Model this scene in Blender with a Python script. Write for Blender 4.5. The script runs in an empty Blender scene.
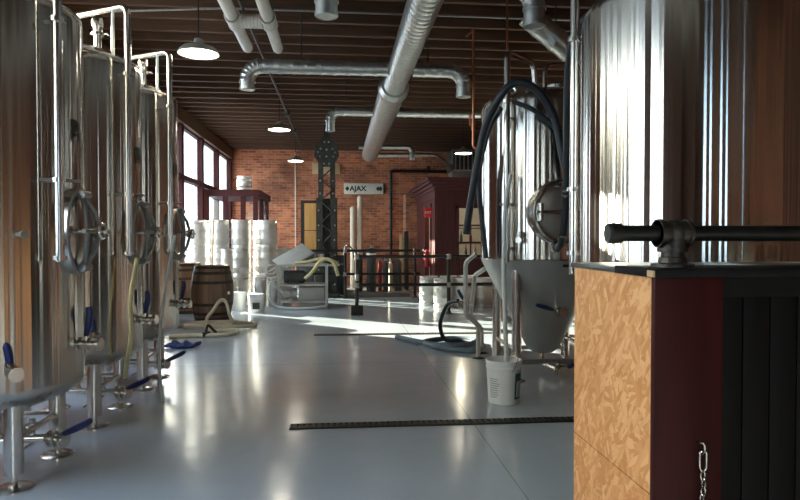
import bpy, bmesh, math, random
from mathutils import Vector, Matrix
random.seed(7)
PI = math.pi
scn = bpy.context.scene
COL = scn.collection

# ------------------------------------------------------------------ materials
MATS = {}
def nodes(name):
    m = bpy.data.materials.new(name); m.use_nodes = True
    nt = m.node_tree; b = nt.nodes['Principled BSDF']
    return m, nt, b
def N(nt, t, **kw):
    n = nt.nodes.new(t)
    for k, v in kw.items():
        if k in n.inputs: n.inputs[k].default_value = v
        else: setattr(n, k, v)
    return n
def ramp(nt, stops, interp='LINEAR'):
    r = nt.nodes.new('ShaderNodeValToRGB'); cr = r.color_ramp; cr.interpolation = interp
    while len(cr.elements) > 1: cr.elements.remove(cr.elements[0])
    cr.elements[0].position = stops[0][0]; cr.elements[0].color = (*stops[0][1], 1)
    for p, c in stops[1:]:
        e = cr.elements.new(p); e.color = (*c, 1)
    return r
def coords(nt, scale=(1, 1, 1), kind='Object', rot=(0, 0, 0)):
    tc = nt.nodes.new('ShaderNodeTexCoord'); mp = nt.nodes.new('ShaderNodeMapping')
    mp.inputs['Scale'].default_value = scale; mp.inputs['Rotation'].default_value = rot
    nt.links.new(tc.outputs[kind], mp.inputs['Vector'])
    return mp.outputs['Vector']
def plain(name, c, metal=0.0, rough=0.5, var=0.12, scale=(8, 8, 8), bump=0.0, bscale=None, coat=0.0, rvar=0.0):
    """principled surface with procedural mottling of colour, roughness and relief"""
    m, nt, b = nodes(name)
    v = coords(nt, scale)
    n = N(nt, 'ShaderNodeTexNoise', Scale=1.0, Detail=4.0, Roughness=0.6); nt.links.new(v, n.inputs['Vector'])
    lo = tuple(max(0, x*(1-var)) for x in c); hi = tuple(min(1, x*(1+var)) for x in c)
    r = ramp(nt, [(0.3, lo), (0.7, hi)]); nt.links.new(n.outputs['Fac'], r.inputs['Fac'])
    nt.links.new(r.outputs['Color'], b.inputs['Base Color'])
    b.inputs['Metallic'].default_value = metal; b.inputs['Roughness'].default_value = rough
    b.inputs['Coat Weight'].default_value = coat
    if rvar:
        mr = N(nt, 'ShaderNodeMapRange'); mr.inputs['To Min'].default_value = rough-rvar; mr.inputs['To Max'].default_value = rough+rvar
        nt.links.new(n.outputs['Fac'], mr.inputs['Value']); nt.links.new(mr.outputs['Result'], b.inputs['Roughness'])
    if bump:
        n2 = n
        if bscale:
            v2 = coords(nt, bscale); n2 = N(nt, 'ShaderNodeTexNoise', Scale=1.0, Detail=3.0); nt.links.new(v2, n2.inputs['Vector'])
        bp = N(nt, 'ShaderNodeBump', Strength=bump, Distance=0.02)
        nt.links.new(n2.outputs['Fac'], bp.inputs['Height']); nt.links.new(bp.outputs['Normal'], b.inputs['Normal'])
    MATS[name] = m
    return m
def wood(name, c1, c2, scale=(30, 30, 1.5), rough=0.6, bump=0.2):
    m, nt, b = nodes(name)
    v = coords(nt, scale)
    n = N(nt, 'ShaderNodeTexNoise', Scale=1.0, Detail=6.0, Roughness=0.65, Distortion=0.4); nt.links.new(v, n.inputs['Vector'])
    r = ramp(nt, [(0.3, c1), (0.7, c2)]); nt.links.new(n.outputs['Fac'], r.inputs['Fac'])
    nt.links.new(r.outputs['Color'], b.inputs['Base Color']); b.inputs['Roughness'].default_value = rough
    bp = N(nt, 'ShaderNodeBump', Strength=bump, Distance=0.01)
    nt.links.new(n.outputs['Fac'], bp.inputs['Height']); nt.links.new(bp.outputs['Normal'], b.inputs['Normal'])
    MATS[name] = m
    return m
def emit(name, c, s):
    m, nt, b = nodes(name)
    b.inputs['Base Color'].default_value = (*c, 1); b.inputs['Emission Color'].default_value = (*c, 1)
    b.inputs['Emission Strength'].default_value = s
    MATS[name] = m
    return m

def steel_mat(name, c, rough, k=10.0, bump=0.35, dist=0.02, wave=2.5):
    m, nt, b = nodes(name)
    v = coords(nt, (k, k, 0.025))
    n = N(nt, 'ShaderNodeTexNoise', Scale=1.0, Detail=1.6, Roughness=0.5); nt.links.new(v, n.inputs['Vector'])
    v2 = coords(nt, (70, 70, 0.6))
    n2 = N(nt, 'ShaderNodeTexNoise', Scale=1.0, Detail=2.0); nt.links.new(v2, n2.inputs['Vector'])
    r = ramp(nt, [(0.25, tuple(x*0.95 for x in c)), (0.75, c)]); nt.links.new(n2.outputs['Fac'], r.inputs['Fac'])
    nt.links.new(r.outputs['Color'], b.inputs['Base Color'])
    b.inputs['Metallic'].default_value = 1.0
    mr = N(nt, 'ShaderNodeMapRange'); mr.inputs['To Min'].default_value = rough*0.92; mr.inputs['To Max'].default_value = rough*1.08
    nt.links.new(n2.outputs['Fac'], mr.inputs['Value']); nt.links.new(mr.outputs['Result'], b.inputs['Roughness'])
    v3 = coords(nt, (k*0.32, k*0.32, 0.03))
    n3 = N(nt, 'ShaderNodeTexNoise', Scale=1.0, Detail=1.0); nt.links.new(v3, n3.inputs['Vector'])
    ma = N(nt, 'ShaderNodeMath', operation='MULTIPLY_ADD'); nt.links.new(n3.outputs['Fac'], ma.inputs[0]); ma.inputs[1].default_value = wave; nt.links.new(n.outputs['Fac'], ma.inputs[2])
    bp = N(nt, 'ShaderNodeBump', Strength=bump, Distance=dist)
    nt.links.new(ma.outputs[0], bp.inputs['Height'])
    nt.links.new(bp.outputs['Normal'], b.inputs['Normal'])
    # polished round the girth: reflections smear up and down
    tg = N(nt, 'ShaderNodeTangent', direction_type='RADIAL', axis='Z'); nt.links.new(tg.outputs[0], b.inputs['Tangent'])
    b.inputs['Anisotropic'].default_value = 1.0; b.inputs['Anisotropic Rotation'].default_value = 0.25
    MATS[name] = m
    return m
STEEL = steel_mat('brushed_steel', (0.58, 0.545, 0.49), 0.165, 13.0, 0.62)
STEEL_R = steel_mat('polished_tank_steel', (0.74, 0.71, 0.66), 0.175, 13.0, 0.70)
CONE = plain('matte_cone_steel', (0.50, 0.50, 0.48), 0.85, 0.42, 0.08, (6, 6, 1))
PIPE = plain('pipe_steel', (0.70, 0.67, 0.62), 1.0, 0.22, 0.06, (20, 20, 20))
CARTSTEEL = plain('satin_cart_steel', (0.44, 0.44, 0.41), 0.45, 0.42, 0.08)
KEG = plain('keg_steel', (0.62, 0.605, 0.57), 0.6, 0.46, 0.06, (9, 9, 9))
GALV = plain('galvanised_duct', (0.60, 0.60, 0.56), 0.9, 0.33, 0.16, (14, 14, 14), 0.06)
BLACKPIPE = plain('black_iron_pipe', (0.022, 0.021, 0.020), 0.5, 0.42, 0.35, (15, 15, 15), 0.05)
IRON = plain('oiled_iron_fitting', (0.075, 0.065, 0.055), 0.75, 0.45, 0.3, (40, 40, 40), 0.15)
FITTING = plain('grey_iron_fitting', (0.30, 0.29, 0.27), 0.6, 0.45, 0.15, (30, 30, 30))
BLUE = plain('blue_handle', (0.012, 0.022, 0.11), 0.0, 0.35, 0.1)
RUBBER = plain('black_rubber_hose', (0.020, 0.024, 0.030), 0.0, 0.38, 0.2, (20, 20, 20))
BLUEHOSE = plain('slate_blue_hose', (0.10, 0.15, 0.20), 0.0, 0.45, 0.15)
BEIGEHOSE = plain('beige_hose', (0.52, 0.47, 0.36), 0.0, 0.5, 0.1)
YELHOSE = plain('yellowed_hose', (0.62, 0.55, 0.30), 0.0, 0.4, 0.1)
CLEARHOSE = plain('milky_hose', (0.66, 0.70, 0.68), 0.0, 0.3, 0.06)
PVC = plain('white_pvc', (0.74, 0.71, 0.66), 0.0, 0.4, 0.05)
WHITE = plain('white_plastic', (0.86, 0.88, 0.87), 0.0, 0.4, 0.04)
GREEN = plain('green_label', (0.02, 0.12, 0.06), 0.0, 0.5)
INK = plain('label_ink', (0.03, 0.035, 0.03), 0.0, 0.5)
PALEINK = plain('faded_print', (0.45, 0.52, 0.50), 0.0, 0.5)
RED = plain('red_paint', (0.28, 0.012, 0.010), 0.0, 0.35)
REDWOOD = wood('oxblood_painted_wood', (0.030, 0.004, 0.004), (0.052, 0.008, 0.007), (18, 18, 1.5), 0.5, 0.15)
BOOTHRED = wood('maroon_booth_paint', (0.065, 0.012, 0.012), (0.10, 0.02, 0.02), (14, 14, 1.2), 0.5, 0.1)
DARKWOOD = wood('charcoal_boards', (0.004, 0.0035, 0.0035), (0.008, 0.007, 0.007), (18, 18, 1), 0.6, 0.1)
SLATE = plain('dark_counter_top', (0.055, 0.055, 0.050), 0.0, 0.30, 0.35, (12, 12, 12), 0.05)
JOIST = wood('old_joist_timber', (0.056, 0.026, 0.013), (0.128, 0.064, 0.032), (1.2, 22, 22), 0.7, 0.2)
DECK = wood('old_deck_boards', (0.045, 0.024, 0.014), (0.10, 0.055, 0.030), (18, 1.0, 18), 0.8, 0.2)
DOORWOOD = wood('honey_pine', (0.45, 0.22, 0.06), (0.65, 0.36, 0.11), (14, 14, 1.4), 0.5, 0.1)
TANBOARD = plain('tan_board', (0.55, 0.38, 0.20), 0.0, 0.6, 0.1)
COLUMN = plain('sooty_iron', (0.055, 0.055, 0.048), 0.4, 0.6, 0.3, (8, 8, 8), 0.2)
COPPER = plain('copper_pipe', (0.62, 0.25, 0.12), 1.0, 0.35, 0.12, (10, 10, 10))
SIGN = plain('cream_enamel', (0.72, 0.66, 0.54), 0.0, 0.45, 0.06)
TUBEWHITE = plain('cream_tube', (0.70, 0.58, 0.46), 0.0, 0.5, 0.08)
GREYPAINT = plain('grey_cart_panel', (0.36, 0.37, 0.35), 0.1, 0.5, 0.08)
MOTOR = plain('dark_motor', (0.05, 0.055, 0.055), 0.3, 0.5, 0.2)
BLUECLOTH = plain('navy_bag', (0.012, 0.03, 0.13), 0.0, 0.6, 0.3, (30, 30, 30), 0.4)
PLATE = plain('tread_plate', (0.16, 0.15, 0.14), 0.5, 0.5, 0.2)
GRATE = plain('black_grate', (0.012, 0.012, 0.012), 0.2, 0.5, 0.2)
CHROME = plain('zinc_chain', (0.42, 0.40, 0.37), 1.0, 0.25, 0.1)
WINFRAME = plain('dark_red_window_frame', (0.050, 0.013, 0.014), 0.0, 0.65, 0.2)
GLOW = emit('lamp_glow', (1.0, 0.90, 0.72), 14.0)
EXITRED = emit('exit_red', (0.35, 0.015, 0.012), 0.15)
SHADE = plain('enamel_shade', (0.30, 0.29, 0.26), 0.3, 0.4, 0.08)
DARKINT = plain('dark_interior', (0.02, 0.018, 0.016), 0.0, 0.7)
BOTTLE = plain('bottle_goods', (0.35, 0.22, 0.14), 0.0, 0.4, 0.9, (14, 14, 14))

for m_ in (REDWOOD, DARKWOOD, WINFRAME): m_.node_tree.nodes['Principled BSDF'].inputs['Specular IOR Level'].default_value = 0.15
# red brick
def brick_mat(name, axis, dark=1.0):
    m, nt, b = nodes(name)
    tc = nt.nodes.new('ShaderNodeTexCoord'); sx = nt.nodes.new('ShaderNodeSeparateXYZ'); cx = nt.nodes.new('ShaderNodeCombineXYZ')
    nt.links.new(tc.outputs['Object'], sx.inputs[0])
    nt.links.new(sx.outputs[axis], cx.inputs[0]); nt.links.new(sx.outputs['Z'], cx.inputs[1])
    br = N(nt, 'ShaderNodeTexBrick', Scale=1.0)
    br.inputs['Brick Width'].default_value = 0.23; br.inputs['Row Height'].default_value = 0.078
    br.inputs['Mortar Size'].default_value = 0.008; br.inputs['Bias'].default_value = -0.1
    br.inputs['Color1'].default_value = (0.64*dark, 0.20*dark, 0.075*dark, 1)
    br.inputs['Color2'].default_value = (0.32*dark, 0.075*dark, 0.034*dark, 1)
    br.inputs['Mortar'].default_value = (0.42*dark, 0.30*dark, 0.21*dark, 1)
    nt.links.new(cx.outputs[0], br.inputs['Vector'])
    n = N(nt, 'ShaderNodeTexNoise', Scale=0.9, Detail=6.0, Roughness=0.65); nt.links.new(tc.outputs['Object'], n.inputs['Vector'])
    r = ramp(nt, [(0.36, (0.42, 0.42, 0.44)), (0.52, (0.95, 0.95, 0.95)), (0.68, (1.25, 1.2, 1.15))]); nt.links.new(n.outputs['Fac'], r.inputs['Fac'])
    mx = N(nt, 'ShaderNodeMix', data_type='RGBA', blend_type='MULTIPLY'); mx.inputs[0].default_value = 1.0
    nt.links.new(br.outputs['Color'], mx.inputs[6]); nt.links.new(r.outputs['Color'], mx.inputs[7])
    nt.links.new(mx.outputs[2], b.inputs['Base Color']); b.inputs['Roughness'].default_value = 0.85
    bp = N(nt, 'ShaderNodeBump', Strength=0.5, Distance=0.01); bp.invert = True
    nt.links.new(br.outputs['Fac'], bp.inputs['Height']); nt.links.new(bp.outputs['Normal'], b.inputs['Normal'])
    MATS[name] = m
    return m
BRICK = brick_mat('red_brick', 'X'); BRICKY = brick_mat('red_brick_side', 'Y', 0.45); BRICKD = brick_mat('darkened_brick', 'X', 0.2)  # side and front brick toned down to darken its reflection in the steel

# epoxy floor
def floor_mat():
    m, nt, b = nodes('grey_epoxy_floor')
    v = coords(nt, (0.8, 0.8, 0.8))
    n = N(nt, 'ShaderNodeTexNoise', Scale=1.0, Detail=5.0, Roughness=0.6); nt.links.new(v, n.inputs['Vector'])
    r = ramp(nt, [(0.3, (0.41, 0.475, 0.53)), (0.7, (0.49, 0.555, 0.615))]); nt.links.new(n.outputs['Fac'], r.inputs['Fac'])
    # control joints
    tc = nt.nodes.new('ShaderNodeTexCoord'); sx = nt.nodes.new('ShaderNodeSeparateXYZ'); nt.links.new(tc.outputs['Object'], sx.inputs[0])
    def line(axis, pos, w):
        a = N(nt, 'ShaderNodeMath', operation='SUBTRACT'); nt.links.new(sx.outputs[axis], a.inputs[0]); a.inputs[1].default_value = pos
        c = N(nt, 'ShaderNodeMath', operation='ABSOLUTE'); nt.links.new(a.outputs[0], c.inputs[0])
        d = N(nt, 'ShaderNodeMath', operation='LESS_THAN'); nt.links.new(c.outputs[0], d.inputs[0]); d.inputs[1].default_value = w
        return d.outputs[0]
    def add(p, q):
        a = N(nt, 'ShaderNodeMath', operation='MAXIMUM'); nt.links.new(p, a.inputs[0]); nt.links.new(q, a.inputs[1]); return a.outputs[0]
    jl = add(add(line('X', 1.0, 0.004), line('Y', 6.95, 0.006)), line('X', -4.0, 0.004))
    mx = N(nt, 'ShaderNodeMix', data_type='RGBA', blend_type='MIX')
    mul = N(nt, 'ShaderNodeMath', operation='MULTIPLY'); nt.links.new(jl, mul.inputs[0]); mul.inputs[1].default_value = 0.55
    nt.links.new(mul.outputs[0], mx.inputs[0]); nt.links.new(r.outputs['Color'], mx.inputs[6]); mx.inputs[7].default_value = (0.12, 0.12, 0.12, 1)
    nt.links.new(mx.outputs[2], b.inputs['Base Color'])
    v2 = coords(nt, (5, 5, 5)); n2 = N(nt, 'ShaderNodeTexNoise', Scale=1.0, Detail=3.0); nt.links.new(v2, n2.inputs['Vector'])
    mr = N(nt, 'ShaderNodeMapRange'); mr.inputs['To Min'].default_value = 0.14; mr.inputs['To Max'].default_value = 0.30
    nt.links.new(n.outputs['Fac'], mr.inputs['Value']); nt.links.new(mr.outputs['Result'], b.inputs['Roughness'])
    bp = N(nt, 'ShaderNodeBump', Strength=0.10, Distance=0.02); nt.links.new(n2.outputs['Fac'], bp.inputs['Height'])
    nt.links.new(bp.outputs['Normal'], b.inputs['Normal'])
    b.inputs['Coat Weight'].default_value = 0.5; b.inputs['Coat Roughness'].default_value = 0.12
    nt.links.new(bp.outputs['Normal'], b.inputs['Coat Normal'])
    return m
FLOOR = floor_mat()

# oriented strand board
def osb_mat():
    m, nt, b = nodes('strand_board')
    prev = None
    for i, (rot, sc) in enumerate([(0.5, (1, 9, 40)), (-0.7, (1, 10, 48)), (1.25, (1, 11, 42)), (0.15, (1, 14, 60)), (-1.2, (1, 12, 55)), (0.85, (1, 16, 70))]):
        tc = nt.nodes.new('ShaderNodeTexCoord')
        m0 = nt.nodes.new('ShaderNodeMapping'); m0.inputs['Rotation'].default_value = (rot, 0, 0); m0.inputs['Location'].default_value = (0, i*3.1, i*1.7)
        m1 = nt.nodes.new('ShaderNodeMapping'); m1.inputs['Scale'].default_value = sc
        nt.links.new(tc.outputs['Object'], m0.inputs['Vector']); nt.links.new(m0.outputs['Vector'], m1.inputs['Vector'])
        vo = N(nt, 'ShaderNodeTexVoronoi', Scale=1.0, feature='F1'); nt.links.new(m1.outputs['Vector'], vo.inputs['Vector'])
        sep = nt.nodes.new('ShaderNodeSeparateColor'); nt.links.new(vo.outputs['Color'], sep.inputs[0])
        r = ramp(nt, [(0.0, (0.56, 0.235, 0.075)), (0.5, (0.67, 0.315, 0.115)), (1.0, (0.80, 0.44, 0.20))]); nt.links.new(sep.outputs[0], r.inputs['Fac'])
        gt = N(nt, 'ShaderNodeMath', operation='GREATER_THAN'); gt.inputs[1].default_value = 0.58; nt.links.new(sep.outputs[1], gt.inputs[0])
        if prev is None: prev = r.outputs['Color']
        else:
            mx = N(nt, 'ShaderNodeMix', data_type='RGBA', blend_type='MIX')
            nt.links.new(gt.outputs[0], mx.inputs[0]); nt.links.new(prev, mx.inputs[6]); nt.links.new(r.outputs['Color'], mx.inputs[7])
            prev = mx.outputs[2]
    nt.links.new(prev, b.inputs['Base Color']); b.inputs['Roughness'].default_value = 0.5
    return m
OSB = osb_mat()

# barrel staves
def barrel_mat():
    m, nt, b = nodes('oak_staves')
    tc = nt.nodes.new('ShaderNodeTexCoord'); sx = nt.nodes.new('ShaderNodeSeparateXYZ'); nt.links.new(tc.outputs['Object'], sx.inputs[0])
    at = N(nt, 'ShaderNodeMath', operation='ARCTAN2'); nt.links.new(sx.outputs['Y'], at.inputs[0]); nt.links.new(sx.outputs['X'], at.inputs[1])
    ml = N(nt, 'ShaderNodeMath', operation='MULTIPLY'); nt.links.new(at.outputs[0], ml.inputs[0]); ml.inputs[1].default_value = 28/(2*PI)
    fl = N(nt, 'ShaderNodeMath', operation='FLOOR'); nt.links.new(ml.outputs[0], fl.inputs[0])
    wn = N(nt, 'ShaderNodeTexWhiteNoise', noise_dimensions='1D'); nt.links.new(fl.outputs[0], wn.inputs['W'])
    v = coords(nt, (20, 20, 2)); n = N(nt, 'ShaderNodeTexNoise', Scale=1.0, Detail=5.0); nt.links.new(v, n.inputs['Vector'])
    ad = N(nt, 'ShaderNodeMath', operation='ADD'); nt.links.new(wn.outputs['Value'], ad.inputs[0]); nt.links.new(n.outputs['Fac'], ad.inputs[1])
    r = ramp(nt, [(0.3, (0.08, 0.052, 0.036)), (1.0, (0.27, 0.18, 0.115)), ]); 
    hf = N(nt, 'ShaderNodeMath', operation='MULTIPLY'); nt.links.new(ad.outputs[0], hf.inputs[0]); hf.inputs[1].default_value = 0.65
    nt.links.new(hf.outputs[0], r.inputs['Fac']); nt.links.new(r.outputs['Color'], b.inputs['Base Color'])
    fr = N(nt, 'ShaderNodeMath', operation='FRACT'); nt.links.new(ml.outputs[0], fr.inputs[0])
    pp = N(nt, 'ShaderNodeMath', operation='PINGPONG'); nt.links.new(fr.outputs[0], pp.inputs[0]); pp.inputs[1].default_value = 0.5
    bp = N(nt, 'ShaderNodeBump', Strength=0.4, Distance=0.02); nt.links.new(pp.outputs[0], bp.inputs['Height']); nt.links.new(bp.outputs['Normal'], b.inputs['Normal'])
    b.inputs['Roughness'].default_value = 0.65
    return m
OAK = barrel_mat()
HOOP = plain('rusty_hoop', (0.06, 0.048, 0.042), 0.6, 0.55, 0.3, (10, 10, 10))

# lightly frosted window pane
def glass_mat(name, veil=0.10, tint=(0.93, 0.98, 1.0)):
    m = bpy.data.materials.new(name); m.use_nodes = True; nt = m.node_tree; nt.nodes.clear()
    out = nt.nodes.new('ShaderNodeOutputMaterial')
    t = N(nt, 'ShaderNodeBsdfTransparent'); t.inputs['Color'].default_value = (*tint, 1)
    g = N(nt, 'ShaderNodeBsdfGlossy'); g.inputs['Roughness'].default_value = 0.05
    tr = N(nt, 'ShaderNodeBsdfTranslucent'); tr.inputs['Color'].default_value = (0.8, 0.85, 0.88, 1)
    v = coords(nt, (1.5, 1.5, 1.5)); n = N(nt, 'ShaderNodeTexNoise', Scale=1.0, Detail=4.0); nt.links.new(v, n.inputs['Vector'])
    mr = N(nt, 'ShaderNodeMapRange'); mr.inputs['To Min'].default_value = 0.0; mr.inputs['To Max'].default_value = veil*2
    nt.links.new(n.outputs['Fac'], mr.inputs['Value'])
    a = nt.nodes.new('ShaderNodeMixShader'); nt.links.new(mr.outputs['Result'], a.inputs[0]); nt.links.new(t.outputs[0], a.inputs[1]); nt.links.new(tr.outputs[0], a.inputs[2])
    lw = N(nt, 'ShaderNodeLayerWeight'); lw.inputs['Blend'].default_value = 0.5
    f0 = N(nt, 'ShaderNodeMath', operation='POWER'); nt.links.new(lw.outputs['Facing'], f0.inputs[0]); f0.inputs[1].default_value = 5.0
    f = N(nt, 'ShaderNodeMapRange'); f.inputs['To Min'].default_value = 0.03; f.inputs['To Max'].default_value = 0.7; nt.links.new(f0.outputs[0], f.inputs['Value'])
    c = nt.nodes.new('ShaderNodeMixShader'); nt.links.new(f.outputs[0], c.inputs[0]); nt.links.new(a.outputs[0], c.inputs[1]); nt.links.new(g.outputs[0], c.inputs[2])
    nt.links.new(c.outputs[0], out.inputs[0])
    return m
GLASS = glass_mat('dusty_glass'); CLEAR = glass_mat('clear_glass', 0.02)

# ------------------------------------------------------------------ geometry helpers
def BM(): return bmesh.new()
def box(bm, c, s, rot=None, bevel=0.0):
    r = bmesh.ops.create_cube(bm, size=1.0); vs = r['verts']
    bmesh.ops.scale(bm, vec=s, verts=vs)
    if bevel:
        es = list({e for v in vs for e in v.link_edges})
        rr = bmesh.ops.bevel(bm, geom=es, offset=bevel, segments=2, affect='EDGES', profile=0.5)
        vs = list({v for f in rr['faces'] for v in f.verts} | {v for v in vs if v.is_valid})
    M = Matrix.Translation(c)
    if rot is not None: M = M @ rot
    bmesh.ops.transform(bm, matrix=M, verts=vs)
def box2(bm, a, b, bevel=0.0):
    c = [(a[i]+b[i])/2 for i in range(3)]; s = [abs(b[i]-a[i]) for i in range(3)]
    box(bm, c, s, None, bevel)
def frame_axes(d):
    d = d.normalized(); u = Vector((0, 0, 1)) if abs(d.z) < 0.9 else Vector((1, 0, 0))
    a = d.cross(u).normalized(); return a, d.cross(a).normalized()
def rings(bm, rs, closed=False, cap=True):
    n = len(rs[0]); k = len(rs)
    for i in range(k if closed else k-1):
        A, B = rs[i], rs[(i+1) % k]
        for j in range(n):
            q = [A[j], A[(j+1) % n], B[(j+1) % n], B[j]]
            try: bm.faces.new(q)
            except ValueError: pass
    if cap and not closed:
        try: bm.faces.new(rs[0][::-1])
        except ValueError: pass
        try: bm.faces.new(rs[-1])
        except ValueError: pass
def cyl(bm, p0, p1, r0, r1=None, n=20, cap=True):
    p0, p1 = Vector(p0), Vector(p1); r1 = r0 if r1 is None else r1
    a, b = frame_axes(p1-p0); R = []
    for p, r in ((p0, r0), (p1, r1)):
        R.append([bm.verts.new(p + a*math.cos(t)*r + b*math.sin(t)*r) for t in (2*PI*j/n for j in range(n))])
    rings(bm, R, cap=cap)
def spline(pts, sub=8):
    P = [Vector(p) for p in pts]
    if len(P) < 3 or sub < 2: return P
    out = []
    for i in range(len(P)-1):
        p0 = P[i-1] if i else P[0]*2-P[1]; p1, p2 = P[i], P[i+1]; p3 = P[i+2] if i+2 < len(P) else P[-1]*2-P[-2]
        for s in range(sub):
            t = s/sub
            out.append(0.5*((2*p1)+(p2-p0)*t+(2*p0-5*p1+4*p2-p3)*t*t+(3*p1-p0-3*p2+p3)*t**3))
    out.append(P[-1]); return out
def fillet(pts, rad, seg=6):
    """polyline with rounded corners, as bent pipe"""
    P = [Vector(p) for p in pts]; out = [P[0]]
    for i in range(1, len(P)-1):
        a, b, c = P[i-1], P[i], P[i+1]
        d1, d2 = (a-b), (c-b); r = min(rad, d1.length*0.49, d2.length*0.49)
        s, e = b+d1.normalized()*r, b+d2.normalized()*r
        for k in range(seg+1):
            t = k/seg; out.append(s*(1-t)**2 + b*2*t*(1-t) + e*t*t)
    out.append(P[-1]); return out
def tube(bm, pts, r, n=10, closed=False, cap=True):
    P = [Vector(p) for p in pts]; k = len(P)
    rad = r if hasattr(r, '__len__') else [r]*k
    R = []; a = None
    for i in range(k):
        if closed: d = P[(i+1) % k]-P[i-1]
        else: d = P[min(i+1, k-1)]-P[max(i-1, 0)]
        d.normalize()
        if a is None: a, _ = frame_axes(d)
        a = (a-d*a.dot(d))
        if a.length < 1e-6: a, _ = frame_axes(d)
        a.normalize(); b = d.cross(a)
        R.append([bm.verts.new(P[i]+(a*math.cos(t)+b*math.sin(t))*rad[i]) for t in (2*PI*j/n for j in range(n))])
    rings(bm, R, closed, cap)
def lathe(bm, prof, n=48, M=None, cap=True):
    R = []; tip = []
    for r, z in prof:
        r = max(r, 1e-4)
        R.append([bm.verts.new((r*math.cos(2*PI*j/n), r*math.sin(2*PI*j/n), z)) for j in range(n)])
    rings(bm, R, cap=cap)
    if M is not None: bmesh.ops.transform(bm, matrix=M, verts=[v for q in R for v in q])
def ring(bm, c, axis, R, r, n=28, m=10, sx=1.0, sy=1.0, up=None):
    """torus, optionally oval, round an axis"""
    axis = Vector(axis).normalized()
    if up is None: a, b = frame_axes(axis)
    else: b = Vector(up); a = b.cross(axis).normalized()
    tube(bm, [Vector(c)+a*math.cos(2*PI*i/n)*R*sx+b*math.sin(2*PI*i/n)*R*sy for i in range(n)], r, m, closed=True)
def disc(bm, c, axis, r, th, n=28, sx=1.0, sy=1.0, up=None, dome=0.0):
    axis = Vector(axis).normalized()
    if up is None: a, b = frame_axes(axis)
    else: b = Vector(up); a = b.cross(axis).normalized()
    R = []
    for f, h in ((1, 0), (1, th), (0.75, th+dome*0.55), (0.4, th+dome*0.9), (0.02, th+dome)):
        R.append([bm.verts.new(Vector(c)+axis*h+(a*math.cos(2*PI*j/n)*sx+b*math.sin(2*PI*j/n)*sy)*r*f) for j in range(n)])
    rings(bm, R)
def obj(name, bm, mat, parent=None, loc=None, sharp=35):
    bmesh.ops.recalc_face_normals(bm, faces=bm.faces)
    me = bpy.data.meshes.new(name); bm.to_mesh(me); bm.free()
    me.materials.append(mat)
    for p in me.polygons: p.use_smooth = True
    me.set_sharp_from_angle(angle=math.radians(sharp))
    o = bpy.data.objects.new(name, me); COL.objects.link(o)
    if parent is not None: o.parent = parent
    if loc is not None: o.location = loc
    return o
def thing(name, label, cat, loc=(0, 0, 0), rz=0.0, group=None):
    o = bpy.data.objects.new(name, None); COL.objects.link(o)
    o.empty_display_size = 0.1
    o.location = loc; o.rotation_euler = (0, 0, rz)
    return tag(o, label, cat, group)
def tag(o, label, cat, group=None):
    o['label'] = label; o['category'] = cat
    if group: o['group'] = group
    return o
def struct(name, bm, mat, parent=None, sharp=35):
    o = obj(name, bm, mat, parent, sharp=sharp)
    if parent is None: o['kind'] = 'structure'
    return o
def dup(src, loc, label, rz=None):
    r = src.copy(); COL.objects.link(r); r.location = loc
    if rz is not None: r.rotation_euler = (0, 0, rz)
    if label: r['label'] = label
    for ch in src.children:
        c = ch.copy(); COL.objects.link(c); c.parent = r
        for g in ch.children:
            d = g.copy(); COL.objects.link(d); d.parent = c
    return r
def centred(bm):
    """move the mesh so its origin sits at its own centre; returns the centre"""
    vs = list(bm.verts); lo = Vector([min(v.co[i] for v in vs) for i in range(3)]); hi = Vector([max(v.co[i] for v in vs) for i in range(3)])
    c = Vector(((lo.x+hi.x)/2, (lo.y+hi.y)/2, lo.z)); bmesh.ops.translate(bm, vec=-c, verts=vs); return c
def single(name, bm, mat, label, cat, group=None, sharp=35):
    c = centred(bm); o = obj(name, bm, mat, None, c, sharp); return tag(o, label, cat, group)
def text_bm(s, size, depth=0.004, font_scale_x=1.0, bold=0.0):
    cu = bpy.data.curves.new('lettering', 'FONT'); cu.body = s; cu.size = size; cu.extrude = depth; cu.offset = bold; cu.align_x = 'CENTER'; cu.align_y = 'CENTER'
    ob = bpy.data.objects.new('lettering', cu); COL.objects.link(ob)
    dg = bpy.context.evaluated_depsgraph_get(); me = bpy.data.meshes.new_from_object(ob.evaluated_get(dg))
    bm = BM(); bm.from_mesh(me); bpy.data.objects.remove(ob); bpy.data.curves.remove(cu); bpy.data.meshes.remove(me)
    bmesh.ops.scale(bm, vec=(font_scale_x, 1, 1), verts=bm.verts)
    return bm

# ------------------------------------------------------------------ the room
XL, XR, YB, YF, ZC = -3.3, 5.2, 19.25, -4.0, 4.05
bm = BM(); box2(bm, (XL-0.3, YF-0.3, -0.2), (XR+0.3, YB+0.3, 0.0)); struct('floor', bm, FLOOR)
bm = BM(); box2(bm, (XL-0.3, YF-0.3, ZC+0.27), (XR+0.3, YB+0.3, ZC+0.42)); ceil = struct('ceiling', bm, DECK)
k = 0; y = YF+0.2
while y < YB-0.1:
    bm = BM(); box2(bm, (XL, -0.03, 0), (XR, 0.03, 0.28)); o = obj('joist', bm, JOIST, ceil, (0, y, ZC+random.uniform(-0.012, 0.012)))
    y += 0.43
bm = BM(); box2(bm, (XL-0.3, YB, 0), (XR+0.3, YB+0.3, ZC+0.3)); struct('wall_back', bm, BRICK)
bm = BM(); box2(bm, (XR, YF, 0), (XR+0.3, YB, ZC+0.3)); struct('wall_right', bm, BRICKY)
FX0, FX1, FZ0, FZ1 = 0.1, 1.5, 0.9, 3.3  # opening for the window added behind the camera
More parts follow.
